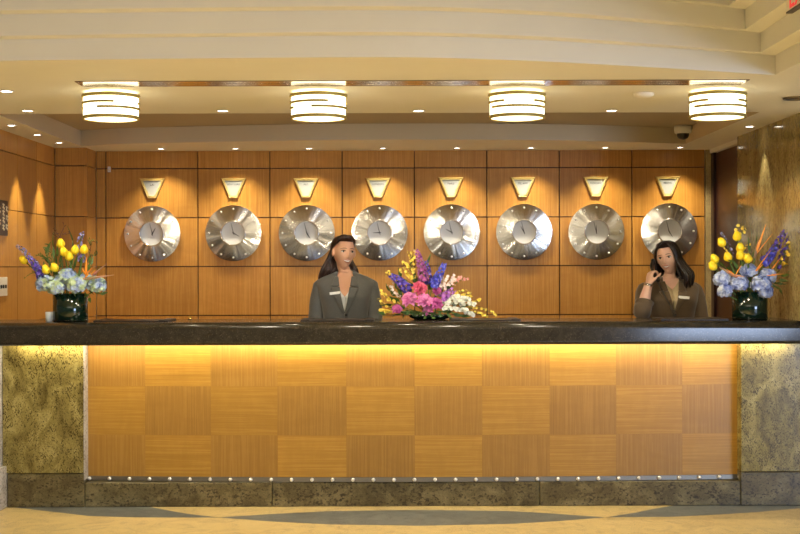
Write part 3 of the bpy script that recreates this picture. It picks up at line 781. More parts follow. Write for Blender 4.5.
VR = vase(749.7, 'dark green glass cylinder vase at the right end of the counter')
# low bowl of the middle bouquet
MBX = at(430, 318, 8.2).x
t = thing('flower_bowl', (MBX, 8.22, CZ + .0005), 'low dark bowl on the counter holding the middle bouquet', 'bowl')
bm = B(); lathe(bm, [(0, 0), (.05, 0), (.066, .012), (.072, .030), (.068, .030), (.060, .016), (0, .008)], 36); [setattr(v.co, 'x', v.co.x * 1.9) for v in bm.verts]; mesh_obj('shell', bm, 'green_glass', t, True)
bm = B(); lathe(bm, [(0, .045), (.064, .024)], 24); [setattr(v.co, 'x', v.co.x * 1.9) for v in bm.verts]; mesh_obj('foam', bm, 'foliage', t)

# ================================================================== FLOWERS
rf = random.Random(77)
def ring_frame(d):
    d = Vector(d).normalized(); u = d.cross(Vector((0, 0, 1)) if abs(d.z) < .95 else Vector((1, 0, 0))).normalized()
    return Matrix((u, d.cross(u), d)).transposed().to_4x4()     # local z -> d
def petal(bm, L, W, curve, M4, cup=.3, nl=5, nw=3, tip=.35):
    """petal growing along local z from the origin, curving towards local x"""
    rows = []
    for i in range(nl + 1):
        t = i / nl; w = W * (math.sin(PI * min(1, t ** .75 * .92 + .06)) * (1 - tip * t) + .03)
        r = []
        for j in range(nw + 1):
            s = j / nw * 2 - 1; off = curve(t) - cup * W * (s * s) * .5
            r.append(bm.verts.new(M4 @ Vector((off, s * w, L * t))))
        rows.append(r)
    for a, b in zip(rows[:-1], rows[1:]):
        for j in range(nw): bm.faces.new((a[j], a[j + 1], b[j + 1], b[j]))
def stem_of(t, top, base, mat='stem', r=.0028, bow=None):
    o = Vector(t.location); a = Vector(top) - o; b = Vector(base) - o
    mid = a.lerp(b, .5) + Vector((0, 0, .015)) if bow is None else a.lerp(b, .5) + Vector(bow)
    bm = B(); tube(bm, [a, mid, b], r, 6, nseg=9); return mesh_obj('stem', bm, mat, t, True)
def inset_base(cx, cy, z, r=.06): 
    a = rf.uniform(0, 2 * PI); q = r * rf.random() ** .5; return Vector((cx + q * math.cos(a), cy + q * math.sin(a), z))
def tulip(pos, base, lab, s=1.):
    d = (Vector(pos) - Vector(base)); d.z = max(d.z, .05); d.normalize()
    t = thing('tulip', base, lab, 'flower', None)
    top = Vector(pos) - Vector(base); M0 = Matrix.Translation(top - d * .024 * s) @ ring_frame(d)
    bm = B()
    for k in range(6):
        inn = k % 2
        Mk = M0 @ Matrix.Rotation(R(60 * k + rf.uniform(-6, 6)), 4, 'Z')
        rr_ = (.0185 if not inn else .0165) * s; L = (.052 if not inn else .050) * s
        petal(bm, L, .0195 * s, lambda q, r=rr_: r * math.sin(PI * min(1, .12 + q * .80)) ** .7 + .002, Mk, .55, 7, 5, .15)
    o = mesh_obj('bloom', bm, 'tulip', t, True); o.modifiers.new('s', 'SOLIDIFY').thickness = .0012
    stem_of(t, Vector(pos) - d * .022 * s, base, 'stem', .0035, (0, 0, 0))
    bm = B(); Mk = Matrix.Translation(top * .45) @ ring_frame(d) @ Matrix.Rotation(rf.uniform(0, 6), 4, 'Z')
    petal(bm, .13 * s, .010, lambda q: .02 * q * q, Mk, .3, 6, 2, .6); mesh_obj('leaf', bm, 'foliage', t, True)
def floret(bm, M4, r, n=4, w=.55, cup=.2):
    for k in range(n):
        a = 2 * PI * k / n; Mk = M4 @ Matrix.Rotation(a, 4, 'Z')
        c = bm.verts.new(Mk @ Vector((0, 0, 0))); l = bm.verts.new(Mk @ Vector((r * .6, -r * w * .6, cup * r))); q = bm.verts.new(Mk @ Vector((r, 0, cup * r * 1.2))); m = bm.verts.new(Mk @ Vector((r * .6, r * w * .6, cup * r)))
        bm.faces.new((c, l, q, m))
def ball_cluster(bm, c, r, n, fr, squash=.85, nf=4, up=None):
    for k in range(n):
        z = 1 - 2 * (k + .5) / n; a = k * 2.39996
        d = Vector((math.sqrt(1 - z * z) * math.cos(a), math.sqrt(1 - z * z) * math.sin(a), z))
        if d.z < -.75: continue
        p_ = Vector(c) + Vector((d.x, d.y, d.z * squash)) * r * rf.uniform(.84, 1.10)
        d = (d + Vector((rf.uniform(-.45, .45), rf.uniform(-.45, .45), rf.uniform(-.3, .5)))).normalized()
        floret(bm, Matrix.Translation(p_) @ ring_frame(d) @ Matrix.Rotation(rf.uniform(0, 2), 4, 'Z'), fr * rf.uniform(.85, 1.15), nf, 1.1)
def hydrangea(pos, base, lab, r, mat):
    t = thing('hydrangea', base, lab, 'flower', None); c = Vector(pos) - Vector(base)
    bm = B(); sphere(bm, c, (r * .78, r * .78, r * .62), 14, 10)
    mesh_obj('core', bm, 'flower_core', t, True); bm = B(); ball_cluster(bm, c, r, 105, .0165)
    mesh_obj('bloom', bm, mat, t); stem_of(t, Vector(pos) - Vector((0, 0, r * .5)), base, 'stem', .004, (0, 0, 0))
def spike(name, pts, base, lab, mat, n=34, r0=.020, r1=.007, fr=.015, start=.0):
    """pts: from the bottom bloom to the tip, world positions"""
    t = thing(name, base, lab, 'flower', None); o = Vector(base)
    P_ = spline([Vector(q) - o for q in pts], 30)
    bm = B()
    for k in range(n):
        u = k / (n - 1); q = P_[int(u * 29)]; d = (P_[min(29, int(u * 29) + 1)] - P_[max(0, int(u * 29) - 1)]).normalized()
        a = k * 2.4; Mx = ring_frame(d); side = (Mx.to_3x3() @ Vector((math.cos(a), math.sin(a), .35))).normalized()
        rr_ = r0 + (r1 - r0) * u; s = fr * (1 - .55 * u) * rf.uniform(.85, 1.2)
        Mk = Matrix.Translation(q + side * rr_) @ ring_frame(side)
        floret(bm, Mk, s, 5, 1.3, .5); 
        if u < .8: floret(bm, Mk @ Matrix.Translation((0, 0, s * .25)) @ Matrix.Rotation(.6, 4, 'Z'), s * .6, 5, 1.2, .7)
    mesh_obj('florets', bm, mat, t)
    bm = B(); tube(bm, [P_[-1], P_[15], P_[0], Vector((0, 0, 0))], [.0015, .0028, .003], 6, nseg=16); mesh_obj('stem', bm, 'stem', t, True)
def bird(pos, base, tips, lab, beak=None):
    """bird of paradise: pos is the joint of the beak, tips are the ends of the orange sepals"""
    t = thing('bird_of_paradise', base, lab, 'flower', None); o = Vector(base); j = Vector(pos) - o
    bm = B()
    for tp in tips:
        e = Vector(tp) - o; tube(bm, [j, j.lerp(e, .45) + Vector((0, -.006, .004)), e], [.003, .0085, .006, .0008], 6, True, .45, nseg=8)
    mesh_obj('sepals', bm, 'bop', t, True)
    if beak:
        e = Vector(beak) - o; bm = B(); tube(bm, [j - (e - j) * .15, j.lerp(e, .35), e], [.006, .0095, .006, .001], 8, nseg=8); mesh_obj('beak', bm, 'spathe', t, True)
    stem_of(t, pos, base, 'stem', .0045, (0, 0, 0))
def twig(pts_list, base, lab, bud='twig', name='twig', mat='twig', nb=8, br=.006, cat='twig'):
    t = thing(name, base, lab, cat, None); o = Vector(base)
    bm = B(); bb = B()
    for pts in pts_list:
        q = spline([Vector(p_) - o for p_ in pts], 12); tube(bm, q, [.0026, .0012], 5)
        for k in range(nb):
            c = q[int(2 + 9.9 * (k + rf.random() * .6) / nb) if nb > 1 else 11]
            d = Vector((rf.uniform(-1, 1), rf.uniform(-1, 1), rf.uniform(-.2, 1))).normalized()
            if bud in ('twig', 'foliage'): tube(bb, [c, c + d * br * 1.6, c + d * br * 2.6], [.001, br * .35, .0005], 5)
            else:
                floret(bb, Matrix.Translation(c + d * br) @ ring_frame((d + Vector((0, -.8, 0))).normalized()), br * 1.5, 5, 1.1, .3)
    mesh_obj('branch', bm, mat, t, True); mesh_obj('buds' if bud in ('twig', 'foliage') else 'blossoms', bb, bud, t)
def leafspray(tips, base, lab, W=.018, joint=None, mat='foliage', name='leaf_spray'):
    t = thing(name, base, lab, 'foliage', None); o = Vector(base); bm = B(); bs = B()
    j = (Vector(joint) if joint else o) - o
    for tp in tips:
        e = Vector(tp) - o; d = e - j; L = d.length
        st = j + d * .45
        tube(bs, [j, st], [.002, .0012], 5)
        for k in range(3):
            q = j + d * (.35 + .3 * k); dd = (d.normalized() + Vector((rf.uniform(-.6, .6), rf.uniform(-.5, .2), rf.uniform(-.4, .6)))).normalized()
            Mk = Matrix.Translation(q) @ ring_frame(dd) @ Matrix.Rotation(rf.uniform(0, 6.28), 4, 'Z')
            petal(bm, L * .38, W * rf.uniform(.7, 1.1), lambda u: .012 * u * u, Mk, .3, 5, 2, .5)
    if j.length > .01: tube(bs, [Vector((0, 0, 0)), j], .0025, 5)
    mesh_obj('stems', bs, 'stem', t, True); mesh_obj('leaves', bm, mat, t, True)
def peony(pos, base, lab, r, mat):
    t = thing('peony', base, lab, 'flower', None); c = Vector(pos) - Vector(base)
    face = Vector((rf.uniform(-.3, .3), -.75, .55)).normalized(); M0 = Matrix.Translation(c - face * r * .35) @ ring_frame(face)
    bm = B()
    for lay, (n, tilt, L, W) in enumerate(((9, 80, 1.0, .52), (9, 58, .98, .48), (8, 40, .92, .42), (7, 24, .85, .34), (5, 10, .8, .24))):
        for k in range(n):
            Mk = M0 @ Matrix.Rotation(2 * PI * k / n + lay * .5 + rf.uniform(-.15, .15), 4, 'Z') @ Matrix.Rotation(R(tilt + rf.uniform(-7, 7)), 4, 'Y')
            ruf = rf.uniform(-.1, .2)
            petal(bm, r * L, r * W, lambda u, r=r, ruf=ruf: -r * .40 * math.sin(PI * u * .9) * (1 - .3 * ruf) + r * .10 * math.sin(u * 9 + ruf * 20), Mk, .5, 6, 4, .05)
    o = mesh_obj('bloom', bm, mat, t, True); stem_of(t, Vector(pos) - face * r * .4, base, 'stem', .004, (0, 0, 0))
def up(q, k=1.): return Vector((0, 0, k))
VZ = CZ + .10
def lb(): return inset_base(VL, 8.05, VZ, .05)
def rb(): return inset_base(VR, 8.05, VZ, .05)
YV = 8.05
# ---- left bouquet
for px, py, dy, lab in (
    (23.9, 260, -.02, 'yellow tulip drooping out at the far left of the left bouquet'),
    (46, 269.5, -.09, 'left one of the two low yellow tulips just above the hydrangeas in the left vase'),
    (54.5, 267.5, -.09, 'right one of the two low yellow tulips just above the hydrangeas in the left vase'),
    (60.8, 243.5, -.03, 'topmost yellow tulip of the left bouquet'),
    (63.8, 252, -.05, 'yellow tulip directly under the topmost one in the left bouquet'),
    (69, 256, -.08, 'yellow tulip low in the centre of the left bouquet, right of the topmost tulips'),
    (75, 250, -.05, 'large yellow tulip right of centre in the left bouquet'),
    (84, 249.5, -.02, 'rightmost yellow tulip of the left bouquet')):
    tulip(at(px, py, YV + dy), lb(), lab, 1.14)
for px, py, dy, r, lab in (
    (46, 284, -.07, .058, 'blue green hydrangea head at the left edge of the left bouquet'),
    (56, 287, -.12, .050, 'low lilac blue hydrangea head left of centre over the rim of the left vase'),
    (67, 277, -.09, .058, 'pale green hydrangea head in the middle of the left bouquet'),
    (76, 285, -.12, .056, 'pale blue hydrangea head over the front rim of the left vase'),
    (97, 285, -.06, .052, 'light blue hydrangea head at the right edge of the left bouquet'),
    (87, 280, .02, .05, 'green hydrangea head behind the orange sepals in the left bouquet')):
    hydrangea(at(px, py, YV + dy), lb(), lab, r, 'hyd_left')
def P(px, py, dy=0): return at(px, py, YV + dy)
spike('delphinium', [P(41, 272, -.04), P(33, 262, -.04), P(24, 251, -.05), P(17, 246, -.05)], lb(), 'lavender and violet delphinium spike leaning far left in the left bouquet', 'delph_grey', 30, .016, .006, .014)
spike('delphinium', [P(41, 277, -.09), P(35, 266, -.09), P(29, 257, -.09)], lb(), 'deep violet delphinium spike leaning left, under the lavender one', 'delph', 26, .014, .010, .015)
spike('delphinium', [P(82, 262), P(81, 250), P(80, 238), P(83, 233)], lb(), 'lavender delphinium spike rising behind the tulips at the right of the left bouquet', 'delph_grey', 26, .016, .009, .014)
bird(P(86, 276, -.10), lb(), [P(86.5, 257, -.12), P(82, 268, -.12), P(92, 268, -.1)], 'orange bird of paradise flower facing forward in the left bouquet', None)
bird(P(84, 279, -.12), lb(), [P(91, 273, -.12)], 'bird of paradise flower with a long beak pointing right in the left bouquet', P(114, 275, -.1))
bird(P(90, 277, .0), lb(), [P(96, 270, 0)], 'bird of paradise flower with a dark thin beak rising right in the left bouquet', P(107, 263.5, 0))
twig([[P(62, 262), P(60, 238), P(64, 228), P(63.5, 223)], [P(60.5, 238), P(56, 232), P(53, 228)], [P(62, 234), P(67, 234), P(70.5, 232)], [P(61, 240), P(57, 237), P(54, 235)]], lb(), 'branching red-brown twig standing tallest in the left bouquet', nb=5, br=.007)
twig([[P(86, 266, .03), P(90, 252, .03), P(92, 242, .03), P(98, 243, .03)], [P(90, 256, .03), P(95, 255, .03), P(98, 252, .03)], [P(91, 246, .03), P(89, 240, .03)]], lb(), 'green budding twig at the right of the left bouquet', 'foliage', nb=7, br=.009)
twig([[P(38, 272), P(30, 274, -.05), P(24, 279, -.05)]], lb(), 'thin green twig drooping left beneath the lowest violet spike', 'foliage', mat='stem', nb=6, br=.006)
twig([[P(50, 268, .02), P(47, 255, .02), P(43, 247, .02)], [P(52, 264, .03), P(51, 252, .03), P(49, 244, .03)], [P(50, 262, 0), P(44, 258, 0), P(38, 255, 0)]], lb(), 'yellow green sprig left of the tulips in the left bouquet', 'foliage', mat='stem', nb=9, br=.011)
leafspray([P(45, 252, .04), P(53, 245, .05), P(58, 255, .05), P(38, 262, .02)], lb(), 'green leaves behind the left tulips of the left bouquet', .011, P(55, 285, .02))
leafspray([P(73, 240, .06), P(90, 262, .05), P(96, 272, .05)], lb(), 'green leaves behind the right tulips of the left bouquet', .011, P(74, 285, .02))
leafspray([P(101, 294, -.05), P(90, 298, -.10)], lb(), 'green leaves hanging over the right rim of the left vase', .014, P(82, 289, -.05))
# ---- right bouquet
for px, py, dy, lab in (
    (737, 236.5, -.0, 'topmost yellow tulip of the right bouquet'),
    (721.7, 242.5, -.02, 'upper left yellow tulip of the right bouquet'),
    (740.3, 248, -.05, 'yellow tulip just below the topmost one in the right bouquet'),
    (727.8, 257, -.05, 'yellow tulip in the middle left of the right bouquet, below the upper left one'),
    (740.3, 255.5, -.08, 'yellow tulip tucked left of the lowest central tulip in the right bouquet'),
    (747.8, 258.5, -.11, 'rightmost yellow tulip of the right bouquet'),
    (714.6, 259, -.03, 'upper of the two yellow tulips at the far left of the right bouquet'),
    (712.8, 266, -.06, 'lower of the two yellow tulips at the far left of the right bouquet')):
    tulip(at(px, py, YV + dy), rb(), lab, 1.18)
for px, py, dy, r, lab in (
    (722.5, 279, -.06, .050, 'pale blue hydrangea head at the left edge of the right bouquet'),
    (725, 291, -.09, .038, 'small pale hydrangea head hanging lowest left of the right vase'),
    (739, 283, -.10, .050, 'violet blue hydrangea head over the left rim of the right vase'),
    (748.5, 271, -.05, .045, 'pale blue hydrangea head high in the centre of the right bouquet'),
    (761, 284, -.12, .054, 'large pale hydrangea head over the front of the right vase'),
    (768, 276, -.07, .046, 'white blue hydrangea head at the right of the right bouquet'),
    (765, 292, -.10, .040, 'small blue hydrangea head hanging lowest over the right rim of the right vase')):
    hydrangea(at(px, py, YV + dy), rb(), lab, r, 'hyd_right')
bird(P(755, 256), rb(), [P(766, 224), P(761, 236), P(773, 233)], 'tall orange bird of paradise rising above the right bouquet', P(758, 240))
bird(P(735, 276, -.13), rb(), [P(742, 264, -.13), P(726, 269, -.12), P(745, 277, -.14)], 'orange bird of paradise low at the left of the right bouquet', P(719, 267, -.1))
bird(P(754, 273, -.08), rb(), [P(772, 249, -.06), P(766, 262, -.06)], 'orange bird of paradise slanting up right through the centre of the right bouquet', None)
bird(P(770, 272, -.04), rb(), [P(783, 255, -.02), P(779, 259, -.03)], 'orange bird of paradise slanting up beneath the violet spikes', None)
bird(P(766, 276, -.12), rb(), [P(786, 274, -.11), P(778, 276, -.12)], 'orange bird of paradise lying flat to the right of the right bouquet', None)
spike('delphinium', [P(764, 262, -.02), P(773, 252, -.02), P(780, 240, -.02), P(785, 232, -.02)], rb(), 'violet delphinium spike, upper one leaning right in the right bouquet', 'delph', 34, .018, .012, .019)
spike('delphinium', [P(778, 268), P(783, 254), P(788, 242), P(793, 234)], rb(), 'violet delphinium spike at the far right of the right bouquet', 'delph', 28, .010, .010, .015)
spike('delphinium', [P(763, 264, -.05), P(770, 256, -.05), P(775, 247, -.05)], rb(), 'blue violet delphinium, short and nearest, in the right bouquet', 'delph_blue', 24, .018, .014, .018)
spike('delphinium', [P(733, 258), P(729, 246), P(723, 236), P(721, 232)], rb(), 'thin lavender delphinium spike at the upper left of the right bouquet', 'delph_grey', 20, .008, .004, .009)
twig([[P(742, 258), P(741, 240), P(737, 229), P(740, 226)], [P(741, 236), P(744, 230), P(743, 227)]], rb(), 'yellow orchid sprig behind the topmost tulip of the right bouquet', 'orchid_yellow', 'orchid_spray', 'stem', 6, .008, 'flower')
twig([[P(776, 268, -.02), P(785, 254, -.02), P(789, 244, -.02), P(792, 246, -.02)], [P(785, 256, -.02), P(790, 255, -.02)], [P(780, 262, -.02), P(787, 266, -.02)]], rb(), 'yellow orchid sprig at the far right of the right bouquet', 'orchid_yellow', 'orchid_spray', 'stem', 6, .008, 'flower')
twig([[P(735, 266, -.03), P(728, 255, -.03), P(722, 248, -.03)], [P(742, 262, -.02), P(746, 250, -.02), P(749, 243, -.02)]], rb(), 'red-brown flowering twig among the tulips of the right bouquet', 'orchid_yellow', 'flowering_twig', 'twig', 5, .007, 'twig')
leafspray([P(783, 284, -.03), P(780, 290, -.03), P(788, 272, 0)], rb(), 'green leaves at the lower right of the right bouquet', .012, P(768, 282, -.02))
leafspray([P(752, 238, .05), P(756, 244, .05), P(733, 262, -.06), P(730, 270, -.02)], rb(), 'green leaves in the middle of the right bouquet', .011, P(745, 280, .0))
# ---- middle bouquet
YM = 8.22
def Q(px, py, dy=0): return at(px, py, YM + dy)
def mb(): return inset_base(MBX, YM, CZ + .030, .04)
for px, py, dy, r, m, lab in (
    (419.5, 288.5, -.05, .056, 'peony_red', 'crimson pink peony at the top of the peonies in the middle bouquet'),
    (409.5, 299.5, -.08, .060, 'peony', 'pink peony at the left of the middle bouquet'),
    (424.8, 301, -.12, .058, 'peony', 'large light pink peony in the centre of the middle bouquet'),
    (436, 304, -.10, .052, 'peony_deep', 'magenta peony at the right of the pink peonies'),
    (428, 311, -.10, .042, 'peony', 'low pink peony just above the counter'),
    (397, 309.5, -.06, .040, 'peony_deep', 'small magenta peony low at the left of the middle bouquet'),
    (437, 291, -.02, .034, 'peony_deep', 'small magenta bloom behind the peonies under the blue spike')):
    peony(Q(px, py, dy), mb(), lab, r, m)
spike('delphinium', [Q(411, 291, -.02), Q(403, 285, -.02), Q(397, 279, -.02), Q(391, 276, -.02)], mb(), 'blue violet delphinium spike leaning left in the middle bouquet', 'delph', 44, .026, .014, .017)
spike('delphinium', [Q(424, 284), Q(422, 270), Q(419, 258), Q(416, 250)], mb(), 'tall purple and pink delphinium spike at the top of the middle bouquet', 'delph_mix', 54, .026, .010, .016)
spike('delphinium', [Q(428, 284, .03), Q(428, 272, .03), Q(426, 262, .03)], mb(), 'violet delphinium spike just right of the tallest one', 'delph', 32, .016, .010, .014)
spike('delphinium', [Q(432, 287, -.02), Q(437, 279, -.02), Q(442, 269, -.02), Q(444, 264, -.02)], mb(), 'bright blue delphinium spike leaning right in the middle bouquet', 'delph_blue', 46, .024, .010, .017)
spike('orchid_spray', [Q(443, 300, -.06), Q(447, 295, -.06), Q(453, 290, -.06)], mb(), 'purple orchid blooms right of the peonies', 'orchid_purple', 20, .018, .014, .021)
spike('orchid_spray', [Q(436, 295, 0), Q(440, 284, 0), Q(442, 278, 0)], mb(), 'blush white blooms under the bright blue spike', 'blush', 22, .016, .014, .015)
twig([[Q(444, 292), Q(449, 284), Q(453, 276)], [Q(446, 288), Q(452, 282), Q(456, 280)], [Q(443, 290), Q(445, 282), Q(448, 277)]], mb(), 'spray of blush pink florets at the upper right of the middle bouquet', 'blush', 'floret_spray', 'stem', 13, 0.0072, 'flower')
twig([[Q(450, 290), Q(456, 283), Q(461, 280), Q(467, 279)], [Q(456, 283), Q(460, 277)]], mb(), 'coral bud spray reaching out to the right', 'pink_bud', 'bud_spray', 'stem', 13, 0.0065, 'flower')
twig([[Q(415, 285), Q(413, 270), Q(411, 257), Q(409, 252)], [Q(413, 272), Q(407, 266), Q(403, 263)], [Q(414, 280), Q(409, 276), Q(406, 272)], [Q(412, 262), Q(416, 256), Q(414, 252)]], mb(), 'yellow orchid spray rising left of the tallest spike', 'orchid_yellow', 'orchid_spray', 'stem', 15, 0.0072, 'flower')
twig([[Q(402, 292), Q(394, 280), Q(386, 274)], [Q(395, 282), Q(390, 274), Q(388, 272)], [Q(398, 286), Q(400, 272), Q(404, 268)]], mb(), 'yellow orchid spray arching to the upper left', 'orchid_yellow', 'orchid_spray', 'stem', 9, 0.0065, 'flower')
twig([[Q(402, 306), Q(390, 300), Q(381, 292)], [Q(398, 308), Q(386, 306), Q(379, 300)], [Q(402, 311), Q(390, 312), Q(381, 311)]], mb(), 'yellow orchid spray fanning out low at the left beside the grey suit', 'orchid_yellow', 'orchid_spray', 'stem', 15, 0.0079, 'flower')
for i_, (pl_, lab) in enumerate((
    ([[Q(440, 304, -.08), Q(450, 303, -.08), Q(462, 302, -.08)], [Q(440, 308, -.1), Q(452, 309, -.1), Q(466, 311, -.1)], [Q(440, 306, -.06), Q(450, 299, -.06), Q(458, 297, -.06)]], 'dense white orchid spray right of the magenta peony'),
    ([[Q(452, 306, -.04), Q(464, 304, -.04), Q(474, 305, -.04)], [Q(455, 309, -.06), Q(466, 312, -.06), Q(472, 315, -.06)], [Q(452, 303, -.02), Q(463, 299, -.02), Q(468, 300, -.02)]], 'white orchid spray lying along the counter, right of the dense one'))):
    twig(pl_, mb(), lab, 'orchid_white', 'orchid_spray', 'stem', 24, 0.0094, 'flower')
twig([[Q(462, 308), Q(476, 308), Q(488, 311), Q(497, 315)], [Q(466, 306), Q(478, 301), Q(480, 300)], [Q(468, 311), Q(480, 314), Q(486, 316)], [Q(460, 302), Q(466, 297), Q(472, 297)]], mb(), 'yellow orchid spray trailing furthest right over the counter', 'orchid_yellow', 'orchid_spray', 'stem', 13, 0.0065, 'flower')
leafspray([Q(389, 290, .03), Q(392, 300, .02), Q(386, 305, 0), Q(400, 283, .04), Q(384, 314, 0)], mb(), 'dark green leaves at the left of the middle bouquet', .016, Q(405, 308, .02))
leafspray([Q(414, 282, .06), Q(404, 292, .05), Q(433, 280, .06), Q(446, 290, .05), Q(420, 276, .06)], mb(), 'green leaves behind the peonies of the middle bouquet', .016, Q(424, 308, .03))
leafspray([Q(458, 300, .04), Q(446, 312, -.03), Q(408, 314, -.05), Q(470, 310, .03)], mb(), 'green leaves low under the white orchids', .015, Q(434, 312, 0))
leafspray([Q(396, 288, .01), Q(390, 306, -.02), Q(402, 313, -.05), Q(417, 313, -.09)], mb(), 'green leaves low at the left under the small magenta peony', .016, Q(412, 311, 0))

leafspray([Q(441, 316, -.12), Q(452, 313, -.10), Q(462, 316, -.06)], mb(), 'green leaves spilling over the bowl rim at the right of the middle bouquet', .014, Q(438, 311, -.10))
leafspray([Q(424, 317, -.14), Q(433, 317, -.14), Q(415, 316, -.13)], mb(), 'green leaves in front of the bowl under the low pink peony', .014, Q(426, 311, -.12))
leafspray([Q(404, 316, -.1), Q(396, 315, -.06), Q(386, 314, -.03)], mb(), 'green leaves spilling over the bowl rim at the left of the middle bouquet', .014, Q(408, 311, -.09))
leafspray([P(50, 262, .03), P(44, 268, .0), P(60, 262, .02), P(40, 276, -.02)], lb(), 'green leaves low between the left tulips and the hydrangeas', .012, P(56, 285, .02))
leafspray([P(70, 264, .02), P(80, 262, .03), P(88, 270, .03), P(92, 264, .05)], lb(), 'green leaves low between the right tulips and the hydrangeas', .012, P(76, 285, .02))
leafspray([P(66, 293, -.12), P(74, 295, -.13)], lb(), 'small green leaves hanging over the front rim of the left vase', .012, P(70, 287, -.09))
leafspray([P(736, 264, .0), P(730, 270, .0), P(745, 262, .0), P(724, 266, .0)], rb(), 'green leaves behind the tulips at the left of the right bouquet', .012, P(742, 284, .0))
leafspray([P(774, 264, .02), P(784, 268, .02), P(765, 262, .02), P(788, 278, .0)], rb(), 'green leaves beneath the violet spikes of the right bouquet', .012, P(762, 284, .02))

leafspray([Q(400, 276, .06), Q(428, 262, .06), Q(410, 264, .07), Q(438, 272, .07)], mb(), 'green leaves rising between the spikes of the middle bouquet', .013, Q(422, 292, .05))
twig([[Q(446, 300, .02), Q(456, 293, .02), Q(466, 291, .02)], [Q(448, 302, .0), Q(462, 296, .0), Q(472, 293, .0)]], mb(), 'loose yellow orchid spray above the white orchids', 'orchid_yellow', 'orchid_spray', 'stem', 10, .0065, 'flower')
twig([[Q(404, 298, .0), Q(396, 294, .0), Q(388, 286, .0)], [Q(402, 300, .02), Q(392, 292, .02), Q(392, 284, .02)]], mb(), 'small blush floret spray left of the pink peonies', 'blush', 'floret_spray', 'stem', 9, .0065, 'flower')
# ================================================================== PEOPLE
def remesh_smooth(o, vox=.006, it=3):
    m = o.modifiers.new('r', 'REMESH'); m.mode = 'VOXEL'; m.voxel_size = vox; m.use_smooth_shade = True
    s = o.modifiers.new('s', 'SMOOTH'); s.factor = .5; s.iterations = it
def bake(o):
    dg = bpy.context.evaluated_depsgraph_get(); dg.update()
    me = bpy.data.meshes.new_from_object(o.evaluated_get(dg)); o.modifiers.clear(); old = o.data; o.data = me
    for p in me.polygons: p.use_smooth = True
def ell_rings(rows, n=36, p=.85):
    return [ring_pts((cx, cy, z), hx, hy, n, p) for z, hx, hy, cx, cy in rows]
def head_point(th, ph):
    """th 0 at chin pole .. pi at crown; ph 0 faces -y"""
    x = math.sin(th) * math.sin(ph); y = -math.sin(th) * math.cos(ph); z = -math.cos(th)
    X, Y, Z = x * .0715, y * .094, z * .116
    if z < 0:
        k = (-z) ** 1.4
        X *= 1 - .45 * k
        Y = Y * (1 - .25 * k) - .010 * k if y < 0 else Y * (1 - .42 * k)
    if y < 0:
        # flatten face
        Y *= .94
        g = lambda x0, z0, sx, sz: math.exp(-(((X - x0) / sx) ** 2 + ((Z - z0) / sz) ** 2))
        d = .020 * g(0, -.029, .0105, .014) + .015 * g(0, -.010, .0075, .020) + .004 * g(0, .008, .010, .012)
        d += .004 * (g(.011, -.034, .007, .007) + g(-.011, -.034, .007, .007))
        d -= .0075 * (g(.030, .004, .015, .011) + g(-.030, .004, .015, .011))
        d += .0035 * (g(.030, .024, .022, .008) + g(-.030, .024, .022, .008))
        d += .0055 * (g(.036, -.030, .018, .016) + g(-.036, -.030, .018, .016))
        d += .006 * g(0, -.062, .020, .012) + .007 * g(0, -.096, .016, .014) - .003 * g(0, -.080, .02, .006)
        Y -= d
    return Vector((X, Y, Z))
def head_mesh(bm, M4):
    nt_, np_ = 64, 80; rows = []
    for i in range(nt_ + 1):
        th = PI * i / nt_
        rows.append([bm.verts.new(M4 @ head_point(th, 2 * PI * j / np_)) for j in (range(np_) if 0 < i < nt_ else (0,))])
    for a, b in zip(rows[:-1], rows[1:]):
        for j in range(np_):
            k = (j + 1) % np_
            if len(a) == 1: bm.faces.new((a[0], b[k], b[j]))
            elif len(b) == 1: bm.faces.new((a[j], a[k], b[0]))
            else: bm.faces.new((a[j], a[k], b[k], b[j]))
_hb = bmesh.new(); head_mesh(_hb, Matrix.Identity(4)); HB = BVHTree.FromBMesh(_hb)
def fsurf(x, z, off=0.):
    h = HB.ray_cast(Vector((x, -.3, z)), Vector((0, 1, 0)))
    return Vector((x, h[0].y - off, z)) if h[0] is not None else Vector((x, -.06, z))
def ear(bm, M4, s):
    t = bmesh.new(); sphere(t, (0, 0, 0), (.007, .018, .031), 12, 10)
    merge(bm, t, M4 @ Matrix.Translation((s * .077, .006, -.004)) @ Matrix.Rotation(R(18 * s), 4, 'Z'))
